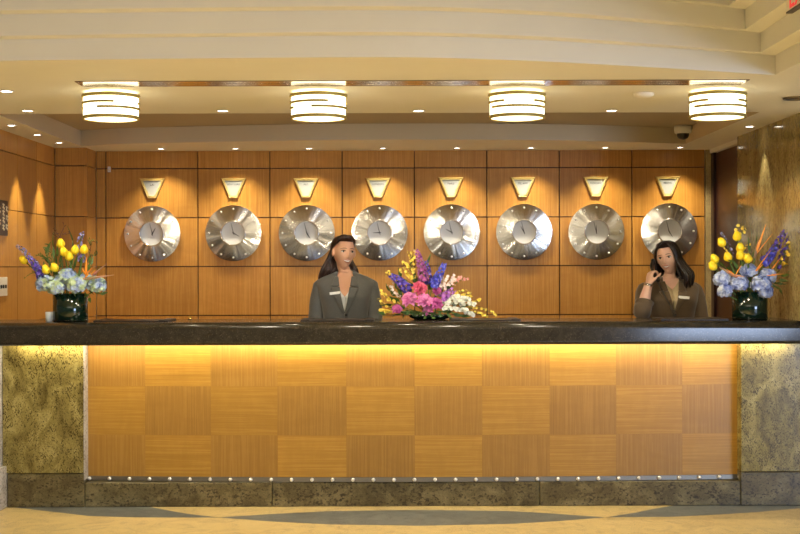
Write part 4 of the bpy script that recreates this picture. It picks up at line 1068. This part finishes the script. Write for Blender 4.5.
def face_parts(t, M4, lips, smile=.006, open_=True, gaze=0.):
    for s in (-1, 1):
        bm = B(); c = fsurf(s * .0305, .004)
        sphere(bm, c + Vector((0, .0065, 0)), (.0150, .0098, .0074), 14, 10); bm.transform(M4); e = mesh_obj('eye', bm, 'eye_white', t, True)
        bm = B(); sphere(bm, c + Vector((gaze, -.0020, 0)), (.0064, .0022, .0064), 12, 8); bm.transform(M4); mesh_obj('iris', bm, 'iris', e, True)
        pts = [fsurf(s * (.0305 + q), .0108 - abs(q) ** 2 * 24 + .0008, .0016) for q in (-.0145, -.008, 0, .008, .0155)]
        bm = B(); tube(bm, pts, [.0010, .0024, .0026, .0014], 6, nseg=12); bm.transform(M4); mesh_obj('lashes', bm, 'iris', e, True)
        pts = [fsurf(s * (.0305 + q), .0235 + .003 * math.cos(q * 60) - .004 * max(0, q / .02) , .0012) for q in (-.019, -.010, 0, .010, .021)]
        bm = B(); tube(bm, pts, [.0016, .0032, .0028, .0010], 6, flat=.6, nseg=14); bm.transform(M4); mesh_obj('eyebrow', bm, 'iris', t, True)
    W = .0275
    def mp_(x, dz, off): return fsurf(x, -.0605 + dz + smile * (abs(x) / W) ** 1.6, off)
    n = 15; xs_ = [-W + 2 * W * k / (n - 1) for k in range(n)]
    if open_:
        bm = B(); rings = []
        for x in xs_[1:-1]:
            k = 1 - (abs(x) / W) ** 2; rings.append([mp_(x, .0055 * k, .0026), mp_(x, -.0060 * k, .0026), mp_(x, -.0060 * k, -.002), mp_(x, .0055 * k, -.002)])
        loft(bm, rings); bm.transform(M4); mesh_obj('teeth', bm, 'teeth', t, True)
    g = .0068 if open_ else .0026
    for nm, sg, w in (('upper_lip', 1, .0030), ('lower_lip', -1, .0040)):
        bm = B(); tube(bm, [mp_(x, sg * g * (1 - (abs(x) / W) ** 2), .0008) for x in xs_], [.0006, w * .8, w, w * .8, .0006], 8, nseg=21); bm.transform(M4); mesh_obj(nm, bm, lips, t, True)
def hand_mesh(bm, M4, curl=25, side=1, spread=5, thumb_curl=20):
    """hand in local space: wrist at origin, fingers along -z... palm faces -y; side +1: thumb towards +x"""
    tube(bm, [M4 @ Vector((0, 0, .02)), M4 @ Vector((0, 0, -.01)), M4 @ Vector((side * .002, 0, -.045)), M4 @ Vector((side * .001, 0, -.082))], [.023, .026, .034, .032], 14, True, .5, nseg=9) if False else None
    t = bmesh.new()
    rings = [ring_pts((side * c, 0, -z), a, b, 16, .8) for z, a, b, c in ((-.03, .024, .020, 0), (.0, .026, .019, 0), (.03, .035, .016, .001), (.06, .040, .015, .001), (.085, .038, .012, .001))]
    loft(t, rings)
    for k, (x, L, r) in enumerate(((.030, .068, .0085), (.0105, .076, .0088), (-.0095, .071, .0085), (-.0285, .056, .0075))):
        p = Vector((side * x, 0, -.078)); pts = [p + Vector((0, 0, .02)), p]; a = R(curl * .7); sp = R(spread * (1.5 - k)) * side
        for f_ in (.45, .30, .25):
            d = Vector((math.sin(sp) * math.cos(a), -math.sin(a), -math.cos(a))); p = p + d * L * f_; pts.append(p.copy()); a += R(curl)
        tube(t, pts, [r * 1.1, r * 1.1, r, r * .92, r * .7], 8, nseg=12); sphere(t, pts[-1], r * .72, 8, 6)
    p = Vector((side * .022, -.004, -.012)); a = R(thumb_curl)
    pts = [p, p + Vector((side * .026, -.010, -.026)), p + Vector((side * .038, -.020 - .02 * math.sin(a), -.054)), p + Vector((side * .038, -.026 - .04 * math.sin(a), -.078))]
    tube(t, pts, [.013, .0115, .0098, .008], 8, nseg=10); sphere(t, pts[-1], .0078, 8, 6)
    merge(bm, t, M4)
def frame_to(p, d, roll=0.):
    """matrix whose -z axis points along d"""
    d = Vector(d).normalized(); z = -d; x = Vector((0, -1, 0)).cross(z) if abs(z.y) < .95 else Vector((1, 0, 0)); x.normalize(); y = z.cross(x)
    return Matrix.Translation(Vector(p)) @ Matrix((x, y, z)).transposed().to_4x4() @ Matrix.Rotation(roll, 4, 'Z')

def interp(rows, z):
    rows = sorted(rows)
    if z <= rows[0][0]: return rows[0][1:]
    for a, b in zip(rows[:-1], rows[1:]):
        if a[0] <= z <= b[0]:
            t = (z - a[0]) / (b[0] - a[0]); return tuple(a[i] + (b[i] - a[i]) * t for i in range(1, len(a)))
    return rows[-1][1:]
def open_shell(rows, z0, z1, gap, grow=0., n=48, m=34, p=.85):
    """torso cloth between two heights, open in front by gap(z) half-width"""
    out = []
    for k in range(m + 1):
        z = z0 + (z1 - z0) * k / m; hx, hy, cx, cy = interp(rows, z); hx += grow; hy += grow
        g = max(0., gap(z)); a0 = math.asin(min(.95, (g / hx))) if g > 0 else .0005
        r = []
        for i in range(n + 1):
            a = a0 + (2 * PI - 2 * a0) * i / n; s, c = math.sin(a), math.cos(a)
            r.append(Vector((cx + hx * math.copysign(abs(s) ** p, s), cy - hy * math.copysign(abs(c) ** p, c), z)))
        out.append(r)
    return out
def lapel(t, name, bvh, side, inner, outer, z0, z1, mat, off=.013, n=26, w=6):
    bm = B(); rows = []
    for k in range(n + 1):
        z = z0 + (z1 - z0) * k / n; a, b = inner(z), outer(z); r = []
        for j in range(w + 1):
            x = side * (a + (b - a) * j / w)
            h = bvh.ray_cast(Vector((x, -.6, z)), Vector((0, 1, 0)))
            y = h[0].y if h[0] is not None else -.05
            r.append(bm.verts.new(Vector((x, y - off + .004 * (j / w), z))))
        rows.append(r)
    # keep lapel from diving where the ray misses cloth
    for a, b in zip(rows[:-1], rows[1:]):
        for j in range(w): bm.faces.new((a[j], a[j + 1], b[j + 1], b[j]))
    o = mesh_obj(name, bm, mat, t, True); s = o.modifiers.new('s', 'SOLIDIFY'); s.thickness = .008; s.offset = 1
    sm = o.modifiers.new('sm', 'SMOOTH'); sm.iterations = 2
    return o
def person(loc, rz, spec, label):
    t = thing('person', loc, label, 'person', None, rz)
    S = spec; T = S['torso']
    Mh = Matrix.Translation(S['head']) @ Matrix.Rotation(R(S['yaw']), 4, 'Z') @ Matrix.Rotation(R(S.get('roll', 0)), 4, 'Y') @ Matrix.Rotation(R(S.get('pitch', 0)), 4, 'X') @ Matrix.Scale(S.get('hs', 1.), 4)
    # ---- body: one continuous surface
    bm = B()
    head_mesh(bm, Mh); ear(bm, Mh, 1); ear(bm, Mh, -1)
    hc = Vector(S['head'])
    tube(bm, [Mh @ Vector((0, .014, -.02)), Mh @ Vector((0, .018, -.085)), Vector((0, .012, S['neckz'])), Vector((0, .01, S['neckz'] - .06))], [.048, .037, .041, .064], 20, nseg=12)
    body_rows = [(z, hx - .016, hy - .016, cx, cy) for z, hx, hy, cx, cy in T]
    loft(bm, ell_rings(body_rows + [(S['neckz'] + .015, .048, .05, 0, .012)]))
    for s, arm in ((-1, S['armL']), (1, S['armR'])):
        tube(bm, arm['pts'], arm['rad'], 14, nseg=22); sphere(bm, arm['pts'][0], .036)
        hand_mesh(bm, frame_to(arm['pts'][-1], arm['hd'], R(arm.get('hroll', 0))) @ Matrix.Scale(arm.get('hsc', .95), 4), arm.get('curl', 20), arm.get('side', -s), thumb_curl=arm.get('tc', 20))
    for s in (-1, 1):
        tube(bm, [(s * .085, 0, .86), (s * .09, -.005, .50), (s * .085, .015, .30), (s * .085, .02, .09), (s * .085, .01, .055)], [.082, .06, .046, .052, .034, .034], 14, nseg=20)
        tube(bm, [(s * .085, .04, .045), (s * .09, -.04, .035), (s * .095, -.15, .022)], [.030, .034, .022], 10, nseg=8)
    body = mesh_obj('body', bm, S['skin'], t, True); remesh_smooth(body, .0048, 2); bake(body)
    face_parts(t, Mh, S['lips'], S.get('smile', .006), True, S.get('gaze', 0))
    # ---- jacket with sleeves
    gap = S['gap']; jz0, jz1 = S['jz']
    bm = B(); sh = open_shell(T, jz0, jz1, gap); loft(bm, sh, False, False)
    bj = mesh_obj('jacket', bm, S['suit'], t, True)
    so = bj.modifiers.new('s', 'SOLIDIFY'); so.thickness = .006; so.offset = 1
    tmp = bmesh.new(); loft(tmp, open_shell(T, jz0, S['neckz'] + .04, lambda z: 0), False, False); bvh = BVHTree.FromBMesh(tmp); tmp.free()
    for s, arm in ((-1, S['armL']), (1, S['armR'])):
        pts = arm['sleeve']; bm = B()
        sp = spline(pts, 26); rr_ = random.Random(3 + s)
        tube(bm, sp, arm['srad'], 22)
        for v in bm.verts:     # soft folds in the cloth
            q = v.co; f_ = noise.noise(Vector((q.x * 9, q.y * 9, q.z * 26))) * .006; d = (q - min(sp, key=lambda w_: (w_ - q).length)); 
            if d.length > 1e-4: v.co = q + d.normalized() * f_
        sl = mesh_obj('sleeve', bm, S['suit'], bj, True)
    for s in (-1, 1):
        lapel(bj, 'lapel', bvh, s, lambda z: gap(z) - .004, S['lapel_out'], S['lz'][0], S['lz'][1], S['suit'])
        lapel(bj, 'collar', bvh, s, lambda z: gap(z) - .002, S['collar_out'], S['lz'][1] + .004, S['cz1'], S['suit'], off=.017, n=12)
    # collar round the back of the neck
    bm = B(); z = S['cz1'] - .012
    pts = [(-gap(S['cz1']) - .012, -.052, z - .012), (-.070, -.010, z + .020), (-.052, .062, z + .036), (0, .082, z + .040), (.052, .062, z + .036), (.070, -.010, z + .020), (gap(S['cz1']) + .012, -.052, z - .012)]
    tube(bm, pts, [.010, .016, .018, .016, .010], 10, True, 1.3, nseg=28); mesh_obj('collar_roll', bm, S['suit'], bj, True)
    for k, zb in enumerate(S['buttons']):
        hx, hy, cx, cy = interp(T, zb); bm = B(); lathe(bm, [(0, .0), (.008, 0), (.009, .003), (.007, .005), (0, .004)], 16, (.010, cy - hy - .006, zb), 'Y'); mesh_obj('button', bm, 'black_plastic', bj, True)
    # name badge
    bx_, bz = S['badge']; h = bvh.ray_cast(Vector((bx_, -.6, bz)), Vector((0, 1, 0))); y = h[0].y
    bm = B(); bevel_box(bm, -.036, .036, -.003, .003, -.009, .009, .002); bm.transform(Matrix.Translation((bx_, y - .030, bz)) @ Matrix.Rotation(R(S['badge_rot']), 4, 'Y') @ Matrix.Rotation(R(12 if bx_ < 0 else -12), 4, 'Z'))
    mesh_obj('name_badge', bm, 'badge', t)['label'] = 'white name badge'
    # blouse
    bg = S['blouse_gap']; bm = B()
    loft(bm, open_shell(T, 1.00, S['blouse_z1'], bg, -.008), False, False); o = mesh_obj('blouse', bm, S['blouse'], t, True)
    so = o.modifiers.new('s', 'SOLIDIFY'); so.thickness = .004; so.offset = 0
    # skirt and shoes
    bm = B(); rows = [(.50, .20, .15, 0, 0), (.62, .20, .155, 0, 0), (.80, .19, .145, 0, 0), (.90, .178, .135, 0, 0), (1.0, .150, .115, 0, 0), (1.04, .143, .110, 0, 0)]
    loft(bm, ell_rings(rows), False); o = mesh_obj('skirt', bm, S['suit'], t, True); o.modifiers.new('s', 'SOLIDIFY').thickness = .004
    for s in (-1, 1):
        bm = B(); loft(bm, [ring_pts((s * .088, .045 - k * .03, .0), .01, .01, 12) for k in range(0)] or [
            [Vector((s * .088 + w_ * math.cos(a), yy, h0 + (h1 - h0) * (.5 + .5 * math.sin(a)))) for a in [2 * PI * q / 14 for q in range(14)]]
            for yy, w_, h0, h1 in ((.078, .022, .03, .075), (.05, .036, .02, .08), (.0, .040, .010, .082), (-.06, .046, .002, .070), (-.12, .046, .001, .060), (-.17, .036, .001, .048), (-.195, .016, .004, .030))])
        box(bm, s * .088 - .012, s * .088 + .012, .035, .075, .0005, .04); mesh_obj('shoe', bm, 'shoe', t, True)
    return t, Mh, bvh
def strands(name, t, paths, rads, mat, cap_fn, Mh, n=16, sides=6):
    bm = B()
    for pts, r in zip(paths, rads):
        tube(bm, [Mh @ Vector(p_) if not isinstance(p_, tuple) or len(p_) == 3 else p_ for p_ in pts], r, sides, nseg=n)
    # scalp cap under the strands
    nt_, np_ = 40, 60; vr = {}
    for i in range(nt_ + 1):
        for j in range(np_):
            th = PI * i / nt_; ph = 2 * PI * j / np_; p_ = head_point(th, ph)
            nrm = Vector((p_.x / .073 ** 2, p_.y / .094 ** 2, p_.z / .114 ** 2)).normalized()
            if cap_fn(p_, ph if ph < PI else ph - 2 * PI): vr[i, j] = bm.verts.new(Mh @ (p_ + nrm * .006))
    for i in range(nt_):
        for j in range(np_):
            k = (j + 1) % np_
            q = [(i, j), (i, k), (i + 1, k), (i + 1, j)]
            if all(z_ in vr for z_ in q):
                try: bm.faces.new([vr[z_] for z_ in q])
                except ValueError: pass
    return mesh_obj(name, bm, mat, t, True)
EX, EY, EZ = .079, .101, .124
def ep(ph, el, k=1.):
    a, e = R(ph), R(el); return Vector((EX * k * math.sin(a) * math.cos(e), .004 - EY * k * math.cos(a) * math.cos(e), EZ * k * math.sin(e)))

# ---------------- woman in the grey suit
W1 = Vector((at(345.5, 300, 8.85).x, 8.85, 0))
zt = EYE
T1 = [(.80, .185, .135, 0, 0), (.92, .178, .13, 0, 0), (1.00, .160, .118, 0, 0), (1.08, .146, .112, 0, 0), (1.13, .145, .113, 0, 0), (1.20, .155, .126, 0, -.004), (1.27, .170, .136, 0, -.010), (1.32, .180, .122, 0, -.004),
      (1.350, .198, .104, 0, .004), (1.375, .190, .090, 0, .010), (1.394, .165, .078, 0, .012), (1.412, .115, .068, 0, .012), (1.432, .066, .058, 0, .012)]
def gap1(z): return 0 if z < 1.165 else (.046 * ((z - 1.165) / .245) ** .75 if z < 1.41 else .046)
spec1 = dict(torso=T1, head=(-.010, -.012, 1.570), yaw=23, roll=3, pitch=0, neckz=1.43, skin='skin1', lips='lips', smile=.009, gaze=.0018,
    armL=dict(pts=[(-.165, .01, 1.345), (-.192, .01, 1.22), (-.200, -.005, 1.10), (-.17, -.16, .99), (-.115, -.27, .905)], rad=[.036, .044, .040, .033, .025], hd=(.18, -.8, -.12), hroll=0, curl=18, side=-1,
              sleeve=[(-.130, .012, 1.366), (-.165, .01, 1.340), (-.188, .01, 1.23), (-.198, -.002, 1.10), (-.175, -.11, 1.02), (-.130, -.245, .925)], srad=[.030, .056, .056, .055, .052, .042]),
    armR=dict(pts=[(.165, .01, 1.345), (.192, .01, 1.22), (.200, -.005, 1.10), (.17, -.16, .99), (.115, -.27, .905)], rad=[.036, .044, .040, .033, .025], hd=(-.18, -.8, -.12), hroll=0, curl=18, side=1,
              sleeve=[(.130, .012, 1.366), (.165, .01, 1.340), (.188, .01, 1.23), (.198, -.002, 1.10), (.175, -.11, 1.02), (.130, -.245, .925)], srad=[.030, .056, .056, .055, .052, .042]),
    gap=gap1, jz=(.90, 1.432), suit='suit_grey', lz=(1.165, 1.335), cz1=1.405,
    lapel_out=lambda z: gap1(z) + .002 + .060 * ((z - 1.165) / .17) ** .8, collar_out=lambda z: gap1(z) + .022 + .034 * (1.40 - z) / .06,
    buttons=(1.150,), badge=(-.064, 1.297), badge_rot=-6, blouse='blouse_white', blouse_z1=1.355, blouse_gap=lambda z: 0 if z < 1.272 else .55 * (z - 1.272))
p1_, Mh1, bv1 = person(W1, 0, spec1, 'smiling woman with long dark hair in a grey suit jacket standing behind the counter')
rh = random.Random(21); paths = []; rads = []
for k in range(120):
    u = (k + .5) / 120; ph0 = -100 + 200 * u + rh.uniform(-2, 2); s = -1 if ph0 < 0 else 1
    a = abs(ph0); el0 = 50 - 6 * (a / 45) ** 2 if a < 60 else 42 - (a - 60) * .62
    lift = 1.02 + .05 * rh.random()
    p = [ep(ph0, el0, .985), ep(s * (a + 12), el0 + 9, lift + .01)]
    p += [ep(s * (a * .55 + 75), 34 - (a / 100) * 14, lift + .02), ep(s * (150 + rh.uniform(-10, 18)), -6, lift + .03)]
    xe = s * rh.uniform(.01, .135); L = rh.uniform(.19, .30)
    p += [Vector((xe * .75, .080 + rh.uniform(-.01, .02), -.10)), Vector((xe, .085 + rh.uniform(0, .02), -L))]
    paths.append(p); rads.append([.003, .007, .008, .009, .010, .009, .003])
for k in range(60):     # back fall, wide behind the neck
    x = -.13 + .26 * (k + rh.random()) / 60; s = 1 if x > 0 else -1
    p = [ep(s * (115 + rh.uniform(0, 50)), 20 + rh.uniform(-10, 20), 1.04), Vector((x * .72, .075, -.06)), Vector((x * .95, .075 + rh.uniform(-.02, .01), -.12)), Vector((x * 1.05, .085, -.18)), Vector((x * .95, .10, -.27 + rh.uniform(-.03, .02)))]
    paths.append(p); rads.append([.004, .010, .012, .011, .003])
strands('hair', p1_, paths, rads, 'hair1', lambda q, ph: q.z > (.062 - .0 * q.x if abs(ph) < R(50) else (.062 - (abs(ph) - R(50)) * .062 if abs(ph) < R(100) else -.05)), Mh1)

# ---------------- woman in the brown suit, on the phone
W2 = Vector((at(669.5, 300, 8.85).x, 8.85, 0))
T2 = [(.80, .190, .140, 0, 0), (.92, .184, .135, 0, 0), (1.00, .166, .122, 0, 0), (1.08, .156, .118, 0, 0), (1.12, .156, .120, 0, 0), (1.18, .165, .134, 0, -.006), (1.24, .178, .142, 0, -.012), (1.285, .186, .126, 0, -.006),
      (1.312, .200, .106, 0, .004), (1.336, .192, .092, 0, .010), (1.354, .165, .080, 0, .012), (1.372, .115, .068, 0, .012), (1.392, .066, .058, 0, .012)]
def gap2(z): return 0 if z < 1.165 else (.048 * ((z - 1.165) / .205) ** .8 if z < 1.37 else .048)
HD2 = (-.016, -.020, 1.528)
w2 = Vector(at(648.5, 284.5, 8.68)) - W2          # wrist
e2 = Vector(at(642.5, 312, 8.64)) - W2            # elbow
hand2 = Vector(at(652, 271, 8.70)) - W2
spec2 = dict(torso=T2, head=HD2, yaw=-27, roll=-9, pitch=3, neckz=1.39, skin='skin2', lips='lips2', smile=.008, gaze=-.0015, hs=.97,
    armL=dict(pts=[(-.165, .01, 1.305), (-.190, -.05, 1.22), tuple(e2), tuple(e2.lerp(w2, .5) + Vector((-.004, -.004, 0))), tuple(w2)], rad=[.036, .046, .042, .037, .026], hd=(.16, .10, .9), hroll=70, curl=56, side=1, tc=30, hsc=.9,
              sleeve=[(-.130, .012, 1.330), (-.168, .006, 1.300), (-.190, -.06, 1.20), tuple(e2 + Vector((-.004, .0, .004))), tuple(e2.lerp(w2, .22) + Vector((0, -.006, 0))), tuple(e2.lerp(w2, .36))], srad=[.030, .058, .058, .058, .056, .054, .060]),
    armR=dict(pts=[(.165, .01, 1.305), (.198, .01, 1.19), (.215, -.005, 1.07), (.17, -.16, .98), (.115, -.27, .905)], rad=[.036, .044, .040, .033, .025], hd=(-.18, -.8, -.12), hroll=0, curl=18, side=1,
              sleeve=[(.130, .012, 1.330), (.170, .01, 1.300), (.198, .01, 1.18), (.215, -.005, 1.065), (.200, -.07, 1.03), (.180, -.11, 1.00)], srad=[.030, .060, .060, .058, .056, .056]),
    gap=gap2, jz=(.90, 1.392), suit='suit_brown', lz=(1.165, 1.300), cz1=1.366,
    lapel_out=lambda z: gap2(z) + .002 + .058 * ((z - 1.165) / .135) ** .8, collar_out=lambda z: gap2(z) + .022 + .034 * (1.36 - z) / .06,
    buttons=(1.145,), badge=(.062, 1.262), badge_rot=5, blouse='blouse_beige', blouse_z1=1.378, blouse_gap=lambda z: 0 if z < 1.315 else .8 * (z - 1.315))
p2_, Mh2, bv2 = person(W2, 0, spec2, 'woman with black shoulder-length hair in a brown jacket holding a phone to her ear')
rh = random.Random(31); paths = []; rads = []
def hang(s, ph, L, wide, curl=.0):
    a = R(ph); e = ep(s * ph, -5, 1.10); out = Vector((s * math.sin(a), -math.cos(a) * .8, 0))
    return [e, e + out * wide * .5 + Vector((0, 0, -.07)), e + out * wide + Vector((0, .004, -.13)), e + out * (wide - curl) + Vector((0, .0, -L + .10 - .02))]
for k in range(110):     # her left side (right in the photo): full and long
    u = (k + .5) / 110; ph = 58 + 122 * u
    jit = rh.uniform(.99, 1.09)
    st = Vector((.018, -.072 + .12 * u, .098 - .02 * u)) if u < .8 else ep(180, 60, 1)
    p = [ep(12 + 60 * u, 66, 1.0 + .02 * rh.random()), ep(ph * .72, 44, jit), ep(ph * .92, 18, jit + .03)] + hang(1, ph, .27 + rh.uniform(-.02, .03), .035 * rh.uniform(.6, 1.5) + .015, .012)
    paths.append(p); rads.append([.004, .008, .010, .011, .011, .010, .003])
for k in range(80):      # her right side, behind the ear and phone
    u = (k + .5) / 80; ph = 82 + 98 * u
    jit = rh.uniform(.99, 1.07)
    p = [ep(4 - 60 * u, 68, 1.0 + .02 * rh.random()), ep(-(30 + 70 * u), 46, jit), ep(-ph * .95, 18, jit + .02)] + hang(-1, ph, .25 + rh.uniform(-.03, .03), .012 * rh.uniform(.5, 1.5))
    paths.append(p); rads.append([.004, .008, .010, .010, .010, .009, .003])
for k in range(40):      # fringe swept across the forehead from the side part
    u = (k + .5) / 40
    p = [ep(14, 72 - 10 * u, 1.02), ep(-8 - 10 * u, 56 - 8 * u, 1.07), ep(-42 - 14 * u, 36 - 8 * u, 1.075), ep(-72 - 10 * u, 8, 1.05), ep(-86 - 8 * u, -20, 1.06)]
    paths.append(p); rads.append([.003, .006, .007, .007, .003])
for k in range(34):      # lock falling beside the face on her left
    u = (k + .5) / 34
    p = [ep(14 + 6 * u, 70, 1.02), ep(34 + 16 * u, 50, 1.08), ep(50 + 14 * u, 22, 1.10), ep(58 + 16 * u, -10, 1.12), ep(60 + 18 * u, -38, 1.25), Vector((.085 + .02 * u, -.055, -.16))]
    paths.append(p); rads.append([.003, .008, .009, .010, .009, .004])
strands('hair', p2_, paths, rads, 'hair2', lambda q, ph: q.z > (.068 if abs(ph) < R(45) else (.068 - (abs(ph) - R(45)) * .075 if abs(ph) < R(95) else -.06)), Mh2)
# bracelet
bm = B(); d = (hand2 - w2).normalized(); fr = ring_frame(d)
q = w2 - d * .012
for k in range(2):
    pts = [q + d * .009 * k + fr.to_3x3() @ Vector((.031 * math.cos(a), .027 * math.sin(a), 0)) for a in [2 * PI * j / 24 for j in range(25)]]
    tube(bm, pts, .0042, 6, cap=False)
mesh_obj('bracelet', bm, 'steel', p2_, True)
# telephone handset and cord
ph_ = thing('telephone_handset', W2 + Vector((-.1, -.1, 1.45)), 'black telephone handset with a hanging cord held by the woman in brown', 'telephone')
o = Vector(ph_.location)
earp = at(656.5, 261.5, 8.79); mouth = at(661, 278.5, 8.655)
earp = earp - o; mouth = mouth - o; out = (Mh2.to_3x3() @ Vector((-1, -.35, 0))).normalized()
bm = B(); mid = (earp + mouth) / 2 + out * .040
tube(bm, [earp + out * .020, earp.lerp(mouth, .2) + out * .036, mid, earp.lerp(mouth, .8) + out * .036, mouth + out * .020], [.014, .014, .0125, .014, .014], 10, True, 1.3, nseg=16)
for c in (earp, mouth):
    axis = (-out); fr = ring_frame(axis); t_ = bmesh.new(); lathe(t_, [(0, -.018), (.018, -.018), (.024, -.006), (.023, .004), (.017, .008), (0, .007)], 20); merge(bm, t_, Matrix.Translation(c + out * .016) @ fr)
mesh_obj('body', bm, 'black_plastic', ph_, True)
bm = B(); a = mouth + out * .024 + Vector((0, 0, -.016)); e = W2 + Vector((.035, -.30, .865)) - o; m1 = at(665, 296, 8.60) - o; m2 = at(673, 313, 8.56) - o
q = spline([a, m1, m2, e], 260); pts = []
fr = ring_frame((e - a).normalized()).to_3x3()
for k, c in enumerate(q):
    an = k * 1.1; pts.append(c + fr @ Vector((.0042 * math.cos(an), .0042 * math.sin(an), 0)))
tube(bm, pts, .0018, 5); mesh_obj('cord', bm, 'black_plastic', ph_, True)
# ================================================================== LIGHT FROM THE LOBBY
w = bpy.data.worlds.new('world'); w.use_nodes = True; sc.world = w
w.node_tree.nodes['Background'].inputs[0].default_value = (1., .93, .78, 1); w.node_tree.nodes['Background'].inputs[1].default_value = .17
def area(name, loc, target, sx, sy, energy, color):
    l = bpy.data.lights.new(name, 'AREA'); l.shape = 'RECTANGLE'; l.size = sx; l.size_y = sy; l.energy = energy; l.color = color
    o = bpy.data.objects.new(name, l); col.objects.link(o); o.location = loc
    o.rotation_euler = (Vector(target) - Vector(loc)).to_track_quat('-Z', 'Y').to_euler(); return o
# daylight through the tall lobby window to the right, and an unseen fill added above the lobby floor
area('lobby_window_daylight', (6.6, -1.5, 1.6), (0, 8, 1.2), 2.6, 2.4, 400, (.55, .70, 1.))
area('lobby_fill', (-.5, 2.6, 2.72), (-.4, 3.6, 0), 4.2, 3.0, 70, (1., .90, .68))
for i, (x, y) in enumerate(((-2.6, 4.9), (-1.5, 4.9), (-.4, 4.9), (.7, 4.9), (1.4, 4.9), (-1.5, 3.2), (.5, 3.2))):  # unseen spots added to light the floor and bounce onto the ceiling
    lamp_light('floor_bounce_spot', 'SPOT', 250, (1., .88, .64), None, (x, y, 2.72), .06, 70, .7, (R(6), 0, 0))
sc.view_settings.exposure = 0.08
sc.cycles.use_denoising = True
sc.cycles.sample_clamp_indirect = 6.0
sc.cycles.max_bounces = 8

plural = {'tulip': 'yellow tulips', 'hydrangea': 'hydrangea heads', 'delphinium': 'delphinium spikes', 'bird_of_paradise': 'birds of paradise', 'peony': 'peonies', 'orchid_spray': 'orchid sprays', 'leaf_spray': 'leaf sprays', 'twig': 'budding twigs'}
for o in [o for o in bpy.data.objects if o.parent is None and 'label' in o.keys()]:
    k = o.name.split('.')[0]
    if k in plural:
        x = o.location.x
        o['group'] = plural[k] + (' in the left bouquet' if x < -1 else ' in the middle bouquet' if x < 1 else ' in the right bouquet')
    elif k == 'glass_vase': o['group'] = 'dark green vases at the two ends of the counter'
